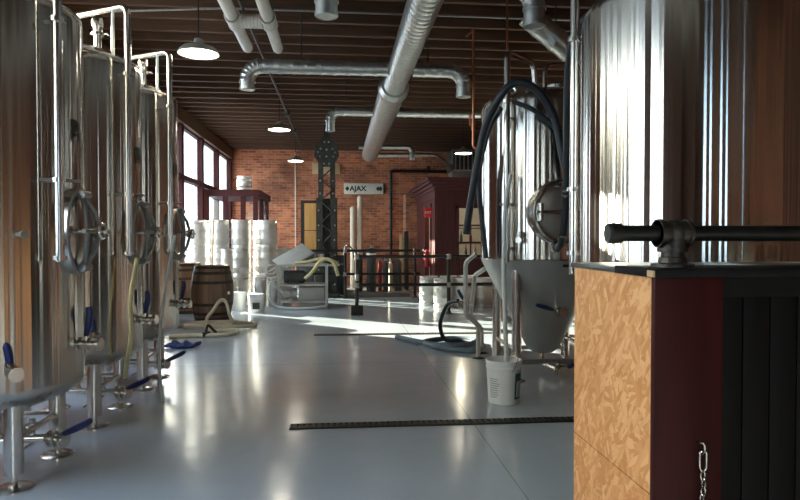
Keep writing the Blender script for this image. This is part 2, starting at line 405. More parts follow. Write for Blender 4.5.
bm = BM(); box2(bm, (XL-0.3, YF-0.3, 0), (FX0, YF, ZC+0.3)); box2(bm, (FX1, YF-0.3, 0), (XR+0.3, YF, ZC+0.3)); box2(bm, (FX0, YF-0.3, 0), (FX1, YF, FZ0)); box2(bm, (FX0, YF-0.3, FZ1), (FX1, YF, ZC+0.3)); struct('wall_front', bm, BRICKD)
# left wall: masonry below the sill and header above; windows between posts
SILL, SILL2, WT, MR = 0.55, 1.25, 3.79, 2.68
bm = BM(); box2(bm, (XL-0.25, YF, 0), (XL, YB, SILL)); box2(bm, (XL-0.25, YF, WT), (XL, YB, ZC+0.3)); box2(bm, (XL-0.25, 7.7, SILL), (XL, 11.34, WT)); box2(bm, (XL-0.25, YF, SILL), (XL, 7.7, SILL2)); struct('wall_left', bm, BRICKY)  # unseen solid stretch and raised near sill, shaped to block sun
posts = [19.12-1.92*i for i in range(13) if 19.12-1.92*i > YF]
ys = sorted(posts)
OPEN = [i for i in range(len(ys)-1) if (-0.3 < ys[i] and ys[i+1] < 7.7) or ys[i] > 11.3]
LASTS = [i for i in OPEN if i+1 not in OPEN]
bm = BM(); box2(bm, (XL-0.2, YF, SILL2), (XL, min(ys[i] for i in OPEN)-0.09, WT)); struct('trim_1', bm, BRICKY)  # unseen near bays bricked up to keep light off the counter front
bm = BM(); box2(bm, (XL-0.16, YF, WT-0.02), (XL+0.10, YB, ZC)); struct('trim_2', bm, JOIST)
for wi, i in enumerate(OPEN):
    a, b = ys[i]+0.0, ys[i+1]-0.0
    sl = SILL2 if b < 7.8 else SILL
    w = bpy.data.objects.new('window_%d' % (wi+1), None); COL.objects.link(w); w.location = (XL-0.06, a, sl); w['kind'] = 'structure'
    L = b-a; Hh = WT-sl; bm = BM()
    box2(bm, (-0.08, -0.10, 0), (0.11, 0.10, Hh))
    if i in LASTS: box2(bm, (-0.08, L-0.10, 0), (0.11, L+0.10, Hh))
    box2(bm, (-0.05, 0.1, 0), (0.07, L-0.1, 0.07)); box2(bm, (-0.05, 0.1, Hh-0.06), (0.07, L-0.1, Hh))
    box2(bm, (-0.06, 0.1, MR-sl-0.055), (0.09, L-0.1, MR-sl+0.055))
    struct('frame', bm, WINFRAME, w)
    bm = BM(); box2(bm, (-0.004, 0.1, 0.07), (0.004, L-0.1, MR-sl-0.055)); struct('pane', bm, GLASS, w)
    bm = BM(); box2(bm, (-0.004, 0.1, MR-sl+0.055), (0.004, L-0.1, Hh-0.06)); struct('pane', bm, GLASS, w)

# ------------------------------------------------------------------ valves shared by the tanks
def valve(parent, name, p, out, handle_dir, r=0.03, L=0.16, hl=0.15, mat=PIPE):
    """butterfly valve: body with clamp ferrules along `out`, and a blue pull handle as sub-part"""
    p = Vector(p); out = Vector(out).normalized(); hd = Vector(handle_dir).normalized()
    bm = BM(); cyl(bm, p, p+out*L, r*0.8, n=16)
    for t in (0.25, 0.62, 0.97): cyl(bm, p+out*(L*t-0.008), p+out*(L*t+0.008), r*1.45, n=20)
    cyl(bm, p+out*L*0.45-hd*0.0, p+out*L*0.45+hd*(r+0.03), r*0.45, n=10)
    disc(bm, p+out*(L+0.004), out, r*1.15, 0.004, 18)
    v = obj(name, bm, mat, parent)
    s = p+out*L*0.45+hd*(r+0.03); side = out.cross(hd).normalized()
    bm = BM(); pts = [s-hd*0.005, s+hd*hl*0.35+out*0.02, s+hd*hl*0.75+out*0.035, s+hd*hl+out*0.03]
    tube(bm, spline(pts, 5), [0.016+0.006*math.sin(PI*i/15) for i in range(16)], 10)
    obj('handle', bm, BLUE, v)
    return v

# ------------------------------------------------------------------ slim tanks, left row
def emblem(parent, a0, z, R, h=0.125):
    bm = text_bm('B', h*1.35, 0.002, 1.1, 0.006)
    for v in bm.verts:
        x, yy, zz = v.co; ang = a0 + x/R
        rr = R+0.003+zz
        v.co = (rr*math.cos(ang), rr*math.sin(ang), z+yy)
    return obj('emblem', bm, INK, parent)

def make_tank():
    t = thing('fermentation_tank', '', 'tank', (0, 0, 0), group='slim steel tanks in the row by the windows')
    R = 0.5
    bm = BM(); lathe(bm, [(0, 0.37), (0.12, 0.378), (0.3, 0.42), (0.43, 0.475), (0.485, 0.52), (0.498, 0.545), (R, 0.57), (R, 1.2), (R, 2.0), (R, 2.68), (0.496, 2.715), (0.478, 2.745), (0.45, 2.768), (0.35, 2.82), (0.15, 2.875), (0, 2.885)], 96)
    obj('shell', bm, STEEL, t, sharp=60)
    bm = BM(); ring(bm, (0, 0, 2.735), (0, 0, 1), 0.484, 0.012, 64, 8); obj('shoulder_weld', bm, PIPE, t)
    for sx in (-1, 1):
        for sy in (-1, 1):
            x, y_ = 0.25*sx, 0.27*sy
            bm = BM(); cyl(bm, (x, y_, 0.085), (x, y_, 0.52), 0.050, n=24); lg = obj('leg', bm, PIPE, t)
            bm = BM(); cyl(bm, (x, y_, 0.02), (x, y_, 0.09), 0.020, n=14); lathe(bm, [(0.10, 0), (0.10, 0.008), (0.085, 0.016), (0.03, 0.022), (0.0, 0.022)], 32, Matrix.Translation((x, y_, 0)))
            obj('foot_pad', bm, PIPE, lg)
    for sy in (-1, 1):
        bm = BM(); cyl(bm, (-0.25, 0.27*sy, 0.27), (0.25, 0.27*sy, 0.27), 0.018, n=12); obj('brace', bm, PIPE, t)
    for sx in (-1, 1):
        bm = BM(); cyl(bm, (0.25*sx, -0.27, 0.27), (0.25*sx, 0.27, 0.27), 0.018, n=12); obj('brace', bm, PIPE, t)
    # oval side manway, facing +x, on a short neck
    cz, a = 1.44, math.radians(-5); d = Vector((math.cos(a), math.sin(a), 0)); c = d*(R+0.0)+Vector((0, 0, cz)); side = Vector((0, 0, 1)).cross(d)
    bm = BM()
    P0, P1, P2 = [], [], []
    n = 40
    for j in range(n):
        tt = 2*PI*j/n; off = side*math.cos(tt)*0.165+Vector((0, 0, math.sin(tt)*0.255))
        P0.append(bm.verts.new(c+off*1.04-d*0.10)); P1.append(bm.verts.new(c+off+d*0.035)); P2.append(bm.verts.new(c+off*0.86+d*0.035))
    P3 = [bm.verts.new(c+(v.co-c-d*0.035)-d*0.03) for v in P2]
    rings(bm, [P0, P1, P2, P3], cap=False)
    mw = obj('manway_neck', bm, PIPE, t)
    bm = BM(); disc(bm, c+d*0.0, d, 1.0, 0.012, 40, 0.148, 0.232, Vector((0, 0, 1)), 0.02); obj('manway_door', bm, PIPE, mw)
    bm = BM(); ring(bm, c+d*0.035, d, 1.0, 0.010, 40, 8, 0.155, 0.243, Vector((0, 0, 1))); obj('gasket_rim', bm, FITTING, mw)
    bm = BM()
    up = Vector((0, 0, 1))
    for s in (-1, 1):   # diamond shaped yoke arms
        tube(bm, [c+d*0.05+up*0.215*s, c+d*0.09+up*0.12*s+side*0.055, c+d*0.115+side*0.085], 0.014, 8)
        tube(bm, [c+d*0.05+up*0.215*s, c+d*0.09+up*0.12*s-side*0.055, c+d*0.115-side*0.085], 0.014, 8)
        cyl(bm, c+d*0.06+up*0.215*s-side*0.045, c+d*0.06+up*0.215*s+side*0.045, 0.024, n=14)
    cyl(bm, c+d*0.13-side*0.16, c+d*0.13+side*0.16, 0.013, n=10)
    obj('yoke', bm, FITTING, mw)
    bm = BM(); cyl(bm, c+d*0.02, c+d*0.16, 0.014, n=12); cyl(bm, c+d*0.11, c+d*0.145, 0.034, n=16); ring(bm, c+d*0.16, d, 0.042, 0.010, 18, 8); cyl(bm, c+d*0.16-side*0.042, c+d*0.16+side*0.042, 0.007, n=8)
    obj('hand_wheel', bm, PIPE, mw)
    # cleaning pipe: up from beside the manway, over the shoulder, into the top
    ang = math.radians(-30); px, py = 0.60*math.cos(ang), 0.60*math.sin(ang)
    bm = BM(); tube(bm, fillet([(px, py, 1.27), (px, py, 3.10), (0.02, -0.02, 3.10), (0.02, -0.02, 2.86)], 0.07), 0.024, 14)
    for z in (1.29, 1.72, 2.60): cyl(bm, (px, py, z-0.012), (px, py, z+0.012), 0.040, n=18)
    p = obj('cleaning_pipe', bm, PIPE, t)
    for z in (1.72, 2.6):
        bm = BM(); cyl(bm, (0.48*math.cos(ang), 0.48*math.sin(ang), z), (px, py, z), 0.010, n=8)
        if z < 2: cyl(bm, (px-0.08, py-0.05, 1.72), (px+0.09, py+0.06, 1.72), 0.009, n=8)
        obj('pipe_bracket', bm, FITTING, p)
    a2 = math.radians(-31); qx, qy = 0.46*math.cos(a2), 0.46*math.sin(a2)
    bm = BM(); tube(bm, [(qx, qy, 3.09), (qx, qy, 2.74)], 0.012, 12); obj('drop_tube', bm, WHITE, p)
    # top relief valve
    bm = BM(); x, y_ = 0.20, 0.0
    lathe(bm, [(0.026, 2.80), (0.026, 2.97), (0.045, 2.97), (0.045, 2.99), (0.03, 2.99), (0.034, 3.03), (0.042, 3.04), (0.042, 3.10), (0.03, 3.125), (0, 3.13)], 20, Matrix.Translation((x, y_, 0)))
    tube(bm, [(x+0.03, y_, 2.98), (x+0.07, y_, 2.985), (x+0.085, y_, 2.97)], 0.008, 8); cyl(bm, (x-0.06, y_, 2.98), (x-0.03, y_, 2.98), 0.008)
    obj('relief_valve', bm, PIPE, t)
    # drain: from the dish to the aisle
    bm = BM(); tube(bm, fillet([(0, 0.05, 0.40), (0, 0.05, 0.18), (0.30, 0.05, 0.18)], 0.07), 0.026, 14)
    cyl(bm, (0.20, 0.05, 0.18), (0.20, 0.05, 0.30), 0.018, n=12); cyl(bm, (0.20, 0.05, 0.26), (0.20, 0.05, 0.275), 0.03, n=14)
    cyl(bm, (0.05, 0.05, 0.06), (0.24, 0.05, 0.17), 0.012, n=10)
    obj('drain_pipe', bm, PIPE, t)
    valve(t, 'drain_valve', (0.28, 0.05, 0.18), (1, -0.35, 0), (0.75, -0.25, 0.45), 0.034, 0.13, 0.20)
    # racking valve on the aisle side, sample valve nearer the next tank
    aa = math.radians(4); valve(t, 'racking_valve', (0.47*math.cos(aa), 0.47*math.sin(aa), 0.76), (math.cos(aa), -0.3, 0.0), (-0.05, -0.05, 1), 0.026, 0.16, 0.17)
    aa = math.radians(-52); valve(t, 'sample_valve', (0.47*math.cos(aa), 0.47*math.sin(aa), 0.68), (math.cos(aa), math.sin(aa), 0), (-0.3, 0.2, 0.7), 0.026, 0.13, 0.12)
    # temperature probe port
    aa = math.radians(-48); dd = Vector((math.cos(aa), math.sin(aa), 0)); bm = BM(); cyl(bm, dd*0.48+Vector((0, 0, 1.42)), dd*0.60+Vector((0, 0, 1.42)), 0.012, n=10); cyl(bm, dd*0.58+Vector((0, 0, 1.42)), dd*0.61+Vector((0, 0, 1.42)), 0.02, n=12)
    obj('probe_port', bm, FITTING, t)
    emblem(t, math.radians(-4), 2.03, R)
    return t
tank = make_tank()
TX = -2.065
tank.location = (TX, 3.91, 0)
tank['label'] = 'slim steel tank in the window row standing nearest the strand board counter'
dup(tank, (TX, 5.055, 0), 'slim steel tank in the middle of the row, with hanging yellowed hose')
dup(tank, (TX, 6.18, 0), 'slim steel tank at the oak barrel end of the window row')

# ------------------------------------------------------------------ conical tanks, right
D0 = math.radians
def make_conical():
    t = thing('conical_tank', '', 'tank', (0, 0, 0), group='conical steel tanks opposite the slim row')
    R = 0.64
    bm = BM(); lathe(bm, [(R, 1.19), (R, 1.6), (R, 2.2), (R, 2.70), (0.632, 2.745), (0.605, 2.785), (0.56, 2.81), (0.4, 2.87), (0.18, 2.92), (0, 2.93)], 112, cap=False)
    obj('shell', bm, STEEL_R, t, sharp=60)
    bm = BM(); lathe(bm, [(0, 0.205), (0.045, 0.205), (0.11, 0.22), (0.16, 0.26), (R-0.015, 1.15), (R, 1.195)], 112)
    obj('cone', bm, CONE, t, sharp=60)
    bm = BM(); ring(bm, (0, 0, 1.192), (0, 0, 1), R-0.002, 0.006, 80, 6); obj('rim_weld', bm, PIPE, t)
    q = 0.387
    for sx in (-1, 1):
        for sy in (-1, 1):
            bm = BM(); cyl(bm, (q*sx, q*sy, 0.08), (q*sx, q*sy, 1.10), 0.047, n=24); lg = obj('leg', bm, PIPE, t)
            bm = BM(); cyl(bm, (q*sx, q*sy, 0.015), (q*sx, q*sy, 0.085), 0.02, n=12); lathe(bm, [(0.09, 0), (0.09, 0.008), (0.03, 0.02), (0, 0.02)], 28, Matrix.Translation((q*sx, q*sy, 0))); obj('foot_pad', bm, PIPE, lg)
    for s in (-1, 1):
        bm = BM(); cyl(bm, (-q, q*s, 0.19), (q, q*s, 0.19), 0.024, n=12); obj('brace', bm, FITTING if s < 0 else PIPE, t)
        bm = BM(); cyl(bm, (q*s, -q, 0.30), (q*s, q, 0.30), 0.020, n=12); obj('brace', bm, PIPE, t)
    # round manway facing the counter
    d = Vector((0.02, -1, 0)).normalized(); c = d*(R-0.02)+Vector((-0.03, 0, 1.64)); up = Vector((0, 0, 1)); side = up.cross(d)
    bm = BM(); n = 48; P = [[], [], [], []]
    for j in range(n):
        o = side*math.cos(2*PI*j/n)+up*math.sin(2*PI*j/n)
        for q_, (r, h) in enumerate(((0.325, -0.10), (0.315, 0.075), (0.265, 0.075), (0.255, -0.02))): P[q_].append(bm.verts.new(c+o*r+d*h))
    rings(bm, P, cap=False); mw = obj('manway_neck', bm, PIPE, t)
    bm = BM(); disc(bm, c+d*0.0, d, 0.255, 0.012, 40, dome=0.035); obj('manway_door', bm, CONE, mw)
    bm = BM(); ring(bm, c+d*0.075, d, 0.29, 0.018, 40, 8); obj('gasket_rim', bm, PIPE, mw)
    bm = BM(); cyl(bm, c+d*0.10-side*0.28, c+d*0.10+side*0.28, 0.016, n=10); cyl(bm, c+d*0.10+up*0.0, c+d*0.02, 0.02, n=12)
    cyl(bm, c+d*0.09-side*0.24-up*0.08, c+d*0.09-side*0.24+up*0.08, 0.028, n=12)
    for i in range(2): cyl(bm, c+d*0.10+side*(0.15+0.1*i)-up*0.03, c+d*0.10+side*(0.15+0.1*i)+up*0.03, 0.03, n=12)
    obj('clamp_arm', bm, PIPE, mw)
    bm = BM(); cyl(bm, c+d*0.08+side*0.12-up*0.13, c+d*0.16+side*0.12-up*0.13, 0.034, n=14); ring(bm, c+d*0.17+side*0.12-up*0.13, d, 0.04, 0.012, 16, 8); obj('hand_knob', bm, PIPE, mw)
    # cleaning pipe up the aisle side and over the top
    px, py = -0.515, -0.48
    bm = BM(); tube(bm, fillet([(px, py, 1.16), (px, py, 3.17), (-0.20, -0.30, 3.12), (-0.16, -0.26, 2.83)], 0.07), 0.030, 14)
    for z in (1.30, 1.72, 2.70): cyl(bm, (px, py, z-0.014), (px, py, z+0.014), 0.046, n=18)
    p = obj('cleaning_pipe', bm, PIPE, t)
    for z in (1.72, 2.55):
        bm = BM(); cyl(bm, (px, py, z), (px*0.86, py*0.86, z), 0.012, n=8)
        if z < 2: cyl(bm, (px-0.07, py+0.02, 1.72), (px+0.06, py-0.02, 1.72), 0.012, n=8)
        obj('pipe_bracket', bm, FITTING, p)
    bm = BM(); tube(bm, fillet([(-0.06, -0.22, 2.85), (-0.06, -0.22, 3.12), (0.30, -0.15, 3.18), (0.42, -0.05, 2.85)], 0.07), 0.024, 12); obj('blow_off_pipe', bm, PIPE, t)
    bm = BM(); lathe(bm, [(0.16, 2.86), (0.16, 2.97), (0.14, 2.99), (0.0, 3.0)], 28, Matrix.Translation((0.18, 0.0, 0))); obj('top_hatch', bm, PIPE, t)
    bm = BM(); ring(bm, (-0.42, -0.30, 2.83), (0.6, 0.8, 0), 0.045, 0.012, 20, 8); obj('lifting_eye', bm, PIPE, t)
    # outlet under the cone
    bm = BM(); tube(bm, fillet([(0, 0, 0.22), (0, 0, 0.10), (0.05, -0.38, 0.10)], 0.05), 0.03, 14); obj('drain_pipe', bm, PIPE, t)
    valve(t, 'drain_valve', (0.05, -0.36, 0.10), (0.0, -1, 0), (0.8, 0.2, 0.35), 0.042, 0.15, 0.18)
    valve(t, 'racking_valve', (0.02, -0.28, 0.68), (0.1, -1, 0), (-1, -0.2, 0.30), 0.032, 0.21, 0.20)
    bm = BM(); aa = math.radians(-126); dd = Vector((math.cos(aa), math.sin(aa), 0)); cyl(bm, dd*0.6+up*1.38, dd*0.74+up*1.38, 0.03, n=14); cyl(bm, dd*0.70+up*1.36, dd*0.70+up*1.46, 0.034, n=14); obj('gauge_port', bm, PIPE, t)
    aa = math.radians(-100); dd = Vector((math.cos(aa), math.sin(aa), 0)); bm = BM(); cyl(bm, dd*0.62+up*1.30, dd*0.68+up*1.30, 0.045, n=18); cyl(bm, dd*0.66+up*1.30, dd*0.70+up*1.30, 0.03, n=14); obj('sample_port', bm, PIPE, t)
    bm = BM(); aa = math.radians(-84); dd = Vector((math.cos(aa), math.sin(aa), 0)); sd = up.cross(dd); box(bm, dd*(R+0.03)+up*1.14, (0.20, 0.03, 0.028), Matrix.Rotation(aa+PI/2, 4, 'Z'), 0.006); obj('name_strip', bm, BLACKPIPE, t)
    return t
con = make_conical(); con.location = (2.10, 6.30, 0)
con['label'] = 'conical steel tank draped with black hoses, beside the white bucket'
r1 = dup(con, (2.10, 3.56, 0), 'large steel tank standing right behind the strand board counter', PI)
for ch in r1.children:
    if ch.name.startswith('cleaning_pipe'): ch.rotation_euler = (0, 0, D0(100))

# ------------------------------------------------------------------ counter with strand board end
X0, Y0, Y1, ZT = 0.897, 1.70, 2.31, 1.288
XE = 3.4
t = thing('serving_counter', 'tall counter with strand board end, dark red corner and black boarded front', 'counter', (X0, Y0, 0))
bm = BM(); box2(bm, (0, 0.012, 0.655), (0.02, Y1-Y0, ZT)); p = obj('end_panel', bm, OSB, t)
bm = BM(); box2(bm, (0, 0.012, 0), (0.02, Y1-Y0, 0.652)); obj('end_panel', bm, OSB, t)
bm = BM(); box2(bm, (-0.006, -0.012, 0), (0.20, 0.011, ZT), 0.003); obj('corner_board', bm, REDWOOD, t)
bm = BM(); box2(bm, (0.20, 0.0, ZT-0.06), (XE-X0, 0.03, ZT)); obj('top_rail', bm, DARKWOOD, t)
bm = BM()
x = 0.205
while x < XE-X0-0.01:
    box2(bm, (x, 0.030, 0), (min(x+0.083, XE-X0), 0.045, ZT-0.055), 0.003); x += 0.086
obj('front_boards', bm, DARKWOOD, t)
bm = BM(); box2(bm, (0.021, 0.05, 0.02), (XE-X0, Y1-Y0-0.01, ZT-0.02)); obj('carcass', bm, DARKINT, t)
bm = BM(); box2(bm, (-0.012, 0.0, ZT), (XE-X0, Y1-Y0+0.012, ZT+0.018), 0.003); obj('counter_top', bm, SLATE, t)
bm = BM(); box2(bm, (-0.02, -0.035, ZT+0.0), (XE-X0, 0.22, ZT+0.024), 0.003); obj('front_ledge', bm, DARKWOOD, t)
bm = BM(); box2(bm, (-0.024, -0.036, ZT+0.002), (-0.019, 0.0, ZT+0.020)); obj('ledge_end', bm, TANBOARD, t)
ZP = 1.414; YP = 1.80
t = thing('pipe_rail', 'thick black iron pipe rail raised on a floor flange above the counter top', 'rail', (1.005, YP, ZT+0.024))
z = ZP-ZT-0.024
bm = BM(); cyl(bm, (0.03, 0, z), (XE-1.005-0.02, 0, z), 0.0242, n=28); obj('rail_pipe', bm, BLACKPIPE, t)
bm = BM(); cyl(bm, (-0.17, 0, z), (-0.03, 0, z), 0.0242, n=28); obj('rail_stub', bm, BLACKPIPE, t)
bm = BM(); cyl(bm, (-0.20, 0, z), (-0.166, 0, z), 0.031, n=28); cyl(bm, (-0.207, 0, z), (-0.20, 0, z), 0.026, 0.031, n=28); obj('coupling', bm, BLACKPIPE, t)
bm = BM(); cyl(bm, (-0.05, 0, z), (0.05, 0, z), 0.039, n=28); cyl(bm, (-0.050, 0, z), (-0.036, 0, z), 0.043, n=28); cyl(bm, (0.038, 0, z), (0.046, 0, z), 0.043, n=28)
cyl(bm, (0, 0, z), (0, 0, 0.05), 0.039, n=28); cyl(bm, (0, 0, 0.046), (0, 0, 0.058), 0.044, n=28); bmesh.ops.create_uvsphere(bm, u_segments=24, v_segments=16, radius=0.043, matrix=Matrix.Translation((0, 0, z)))
obj('tee_fitting', bm, IRON, t)
bm = BM(); lathe(bm, [(0.062, 0), (0.062, 0.010), (0.042, 0.013), (0.038, 0.03), (0.033, 0.032), (0.033, 0.05), (0, 0.05)], 32); obj('floor_flange', bm, IRON, t)

# chain hanging from a screw eye on the corner board
t = thing('hook_chain', 'zinc chain with snap hook hanging on the dark red corner board', 'chain', (1.03, 1.686, 0.80))
bm = BM(); cyl(bm, (-0.012, 0.012, 0.012), (-0.008, -0.012, 0.016), 0.003, n=8); tube(bm, spline([(-0.008, -0.012, 0.016), (0.0, -0.016, 0.014), (0.004, -0.016, 0.0), (0.002, -0.014, -0.012), (-0.004, -0.014, -0.016)], 5), 0.003, 8); obj('screw_eye', bm, CHROME, t)
bm = BM(); tube(bm, fillet([(0.0, -0.014, -0.006), (0.010, -0.014, -0.010), (0.010, -0.014, -0.060), (-0.002, -0.014, -0.068), (-0.010, -0.014, -0.055), (-0.010, -0.014, -0.015), (-0.004, -0.014, -0.008)], 0.006, 4), 0.0032, 8); obj('snap_hook', bm, CHROME, t)
for i in range(9):
    bm = BM(); zc = -0.078-0.0225*i; ax = (0, 1, 0) if i % 2 == 0 else (1, 0.25, 0)
    ring(bm, (0.003*math.sin(i*1.3), -0.014, zc), ax, 0.010, 0.0024, 18, 6, 0.62, 1.45, Vector((0, 0, 1))); obj('link', bm, CHROME, t)

# ------------------------------------------------------------------ bucket and hoses by the conical tank
t = thing('white_bucket', 'white plastic bucket with green label standing on the floor under a milky hose', 'bucket', (1.392, 5.19, 0))
bm = BM(); lathe(bm, [(0, 0.0), (0.125, 0.0), (0.130, 0.006), (0.146, 0.29), (0.152, 0.295), (0.152, 0.315), (0.147, 0.318), (0.147, 0.33), (0.154, 0.335), (0.154, 0.362), (0.148, 0.366), (0.143, 0.36), (0.128, 0.02), (0, 0.015)], 56); obj('body', bm, WHITE, t)
def wrap_patch(a0, a1, z0, z1, off, n=10):
    bm = BM(); R = []
    for z_, e in ((z0, off), (z1, off)):
        rr = 0.130+0.016*(z_-0.006)/0.284+e
        R.append([bm.verts.new((rr*math.cos(a0+(a1-a0)*i/n), rr*math.sin(a0+(a1-a0)*i/n), z_)) for i in range(n+1)])
    for i in range(n): bm.faces.new([R[0][i], R[0][i+1], R[1][i+1], R[1][i]])
    return bm
D = math.radians
def join(bms):
    out = BM()
    for b_ in bms:
        me = bpy.data.meshes.new('tmp'); b_.to_mesh(me); b_.free(); out.from_mesh(me); bpy.data.meshes.remove(me)
    return out
lb = obj('label', wrap_patch(D(-64), D(5), 0.06, 0.255, 0.0012), WHITE, t)
obj('label_print', join([wrap_patch(D(-64), D(5), 0.195, 0.262, 0.0022), wrap_patch(D(-64), D(-56), 0.05, 0.20, 0.0022), wrap_patch(D(-64), D(5), 0.045, 0.062, 0.0022)]), GREEN, lb)
obj('label_text', join([wrap_patch(D(-50), D(-50+random.uniform(20, 45)), 0.08+0.016*i, 0.087+0.016*i, 0.0024) for i in range(7)]), INK, lb)
obj('side_print', join([wrap_patch(D(-160), D(-160+random.uniform(25, 42)), 0.06+0.019*i, 0.069+0.019*i, 0.0015) for i in range(9)]), PALEINK, t)
bm = BM(); tube(bm, spline([(0.030, -0.153, 0.285), (0.055, -0.16, 0.33), (0.10, -0.10, 0.40), (0.125, 0.0, 0.41), (0.09, 0.10, 0.39), (0.03, 0.153, 0.30)], 6), 0.003, 6); obj('bail_handle', bm, FITTING, t)

bm = BM(); tube(bm, spline([(1.60, 5.74, 2.0), (1.545, 5.72, 1.7), (1.515, 5.66, 1.2), (1.46, 5.42, 0.75), (1.432, 5.26, 0.42), (1.425, 5.23, 0.06)], 8), 0.020, 12)
single('drain_hose', bm, CLEARHOSE, 'milky hose running down the conical tank leg into the white bucket', 'hose')
bm = BM(); tube(bm, spline([(1.225, 5.98, 1.44), (1.265, 5.9, 1.82), (1.348, 5.75, 2.40), (1.46, 5.55, 2.70), (1.60, 5.50, 2.80), (1.78, 5.48, 2.72), (1.93, 5.48, 2.48), (2.02, 5.48, 2.1), (2.09, 5.46, 1.80)], 10), 0.036, 14)
hs = single('arched_hose', bm, RUBBER, 'thick black hose arching over the shoulder of the conical tank', 'hose')
bm = BM(); tube(bm, spline([(1.51, 5.75, 2.62), (1.42, 5.9, 2.42), (1.36, 6.02, 2.0), (1.40, 6.02, 1.5), (1.43, 6.0, 1.20)], 10), 0.026, 12)
single('side_hose', bm, RUBBER, 'thinner black hose hanging down the windowward edge of the conical tank', 'hose')
bm = BM(); tube(bm, spline([(2.06, 3.98, 2.88), (1.92, 4.28, 3.06), (1.80, 4.55, 3.0), (1.81, 4.80, 2.80), (1.87, 5.0, 2.37), (1.96, 5.26, 1.76), (1.98, 5.40, 1.40), (2.0, 5.59, 1.30)], 10), 0.032, 14)
h = thing('feed_hose', 'black hose with clamps hanging between the two conical tanks before the round manway', 'hose', (1.97, 5.3, 1.3))
c = Vector((1.97, 5.3, 1.3)); bmesh.ops.translate(bm, vec=-c, verts=bm.verts); obj('hose_tube', bm, RUBBER, h)
for (a, b_) in (((1.95, 5.235, 1.83), (1.953, 5.245, 1.81)), ((1.957, 5.255, 1.785), (1.96, 5.263, 1.765)), ((1.978, 5.375, 1.43), (1.979, 5.383, 1.41))):
    bm = BM(); cyl(bm, Vector(a)-c, Vector(b_)-c, 0.038, n=18); obj('hose_clamp', bm, CHROME, h)
bm = BM(); tube(bm, spline([(1.63, 5.68, 2.66), (1.80, 5.60, 2.56), (2.03, 5.59, 2.36), (2.22, 5.60, 2.1)], 8), 0.022, 12)
single('short_hose', bm, RUBBER, 'thin black hose drooping beneath the arched hose on the conical tank', 'hose')
bm = BM(); tube(bm, spline([(0.77, 8.45, 0.045), (1.0, 8.1, 0.04), (1.3, 7.75, 0.04), (1.6, 7.75, 0.04), (1.78, 8.1, 0.04), (1.5, 8.3, 0.04), (1.1, 8.05, 0.04), (1.25, 7.6, 0.04), (1.6, 7.35, 0.04), (1.75, 7.5, 0.08)], 8), 0.036, 12)
single('floor_hose', bm, BLUEHOSE, 'slate blue hose lying on the floor beside the conical tank', 'hose')
bm = BM(); tube(bm, spline([(1.46, 7.6, 0.62), (1.36, 7.8, 0.55), (1.30, 8.0, 0.28), (1.38, 8.1, 0.06), (1.6, 8.2, 0.035), (1.78, 8.0, 0.035)], 8), 0.028, 12)
single('loop_hose', bm, RUBBER, 'black hose curving from the bent steel stand down to the floor', 'hose')
# bent steel manifold stand behind the conical tank
t = thing('manifold_stand', 'bent steel pipe stand with valve behind the conical tank', 'stand', (1.55, 7.3, 0))
bm = BM(); tube(bm, fillet([(0.0, -0.3, 1.22), (-0.10, -0.2, 1.12), (-0.10, -0.2, 0.52), (0.05, -0.2, 0.38), (0.05, -0.2, 0.012)], 0.05), 0.026, 12); obj('upright', bm, CARTSTEEL, t)
bm = BM(); tube(bm, fillet([(0.12, -0.25, 1.05), (0.06, 0.05, 0.95), (0.02, 0.1, 0.45), (0.16, 0.1, 0.30), (0.16, 0.1, 0.012)], 0.05), 0.026, 12); obj('upright', bm, CARTSTEEL, t)
bm = BM(); cyl(bm, (-0.10, -0.2, 0.62), (0.04, 0.1, 0.62), 0.018, n=10); cyl(bm, (0.05, -0.2, 0.25), (0.16, 0.1, 0.25), 0.018, n=10); obj('cross_pipe', bm, CARTSTEEL, t)
for q_ in ((0.05, -0.2), (0.16, 0.1)):
    bm = BM(); lathe(bm, [(0.07, 0), (0.07, 0.01), (0.03, 0.02), (0, 0.02)], 20, Matrix.Translation((*q_, 0))); obj('foot_pad', bm, BLACKPIPE, t)
valve(t, 'valve', (-0.03, -0.05, 0.62), (-0.9, -0.3, 0), (-0.3, 0, 1), 0.03, 0.12, 0.12)

# ------------------------------------------------------------------ floor drains
def drain(name, x0, x1, y0, y1, label):
    t = thing(name, label, 'drain', (x0, y0, 0.001))
    L = x1-x0; w = 0.10
    bm = BM(); box2(bm, (0, -w/2-0.012, 0), (L, -w/2, 0.007)); box2(bm, (0, w/2, 0), (L, w/2+0.012, 0.007)); box2(bm, (-0.012, -w/2-0.012, 0), (0, w/2+0.012, 0.007)); box2(bm, (0, -w/2, 0), (L, w/2, 0.0015)); obj('channel', bm, GRATE, t)
    bm = BM(); x = 0.01
    while x < L-0.02:
        box2(bm, (x, -w/2, 0.0015), (x+0.028, w/2, 0.009)); x += 0.045
    obj('grate', bm, IRON, t)
    t.rotation_euler = (0, 0, math.atan2(y1-y0, x1-x0))
drain('floor_drain', -0.36, 3.1, 4.63, 4.61, 'black slotted strip drain across the floor before the white bucket')
drain('floor_drain', -0.36, 3.1, 9.03, 8.95, 'black slotted strip drain across the floor by the slate blue hose')

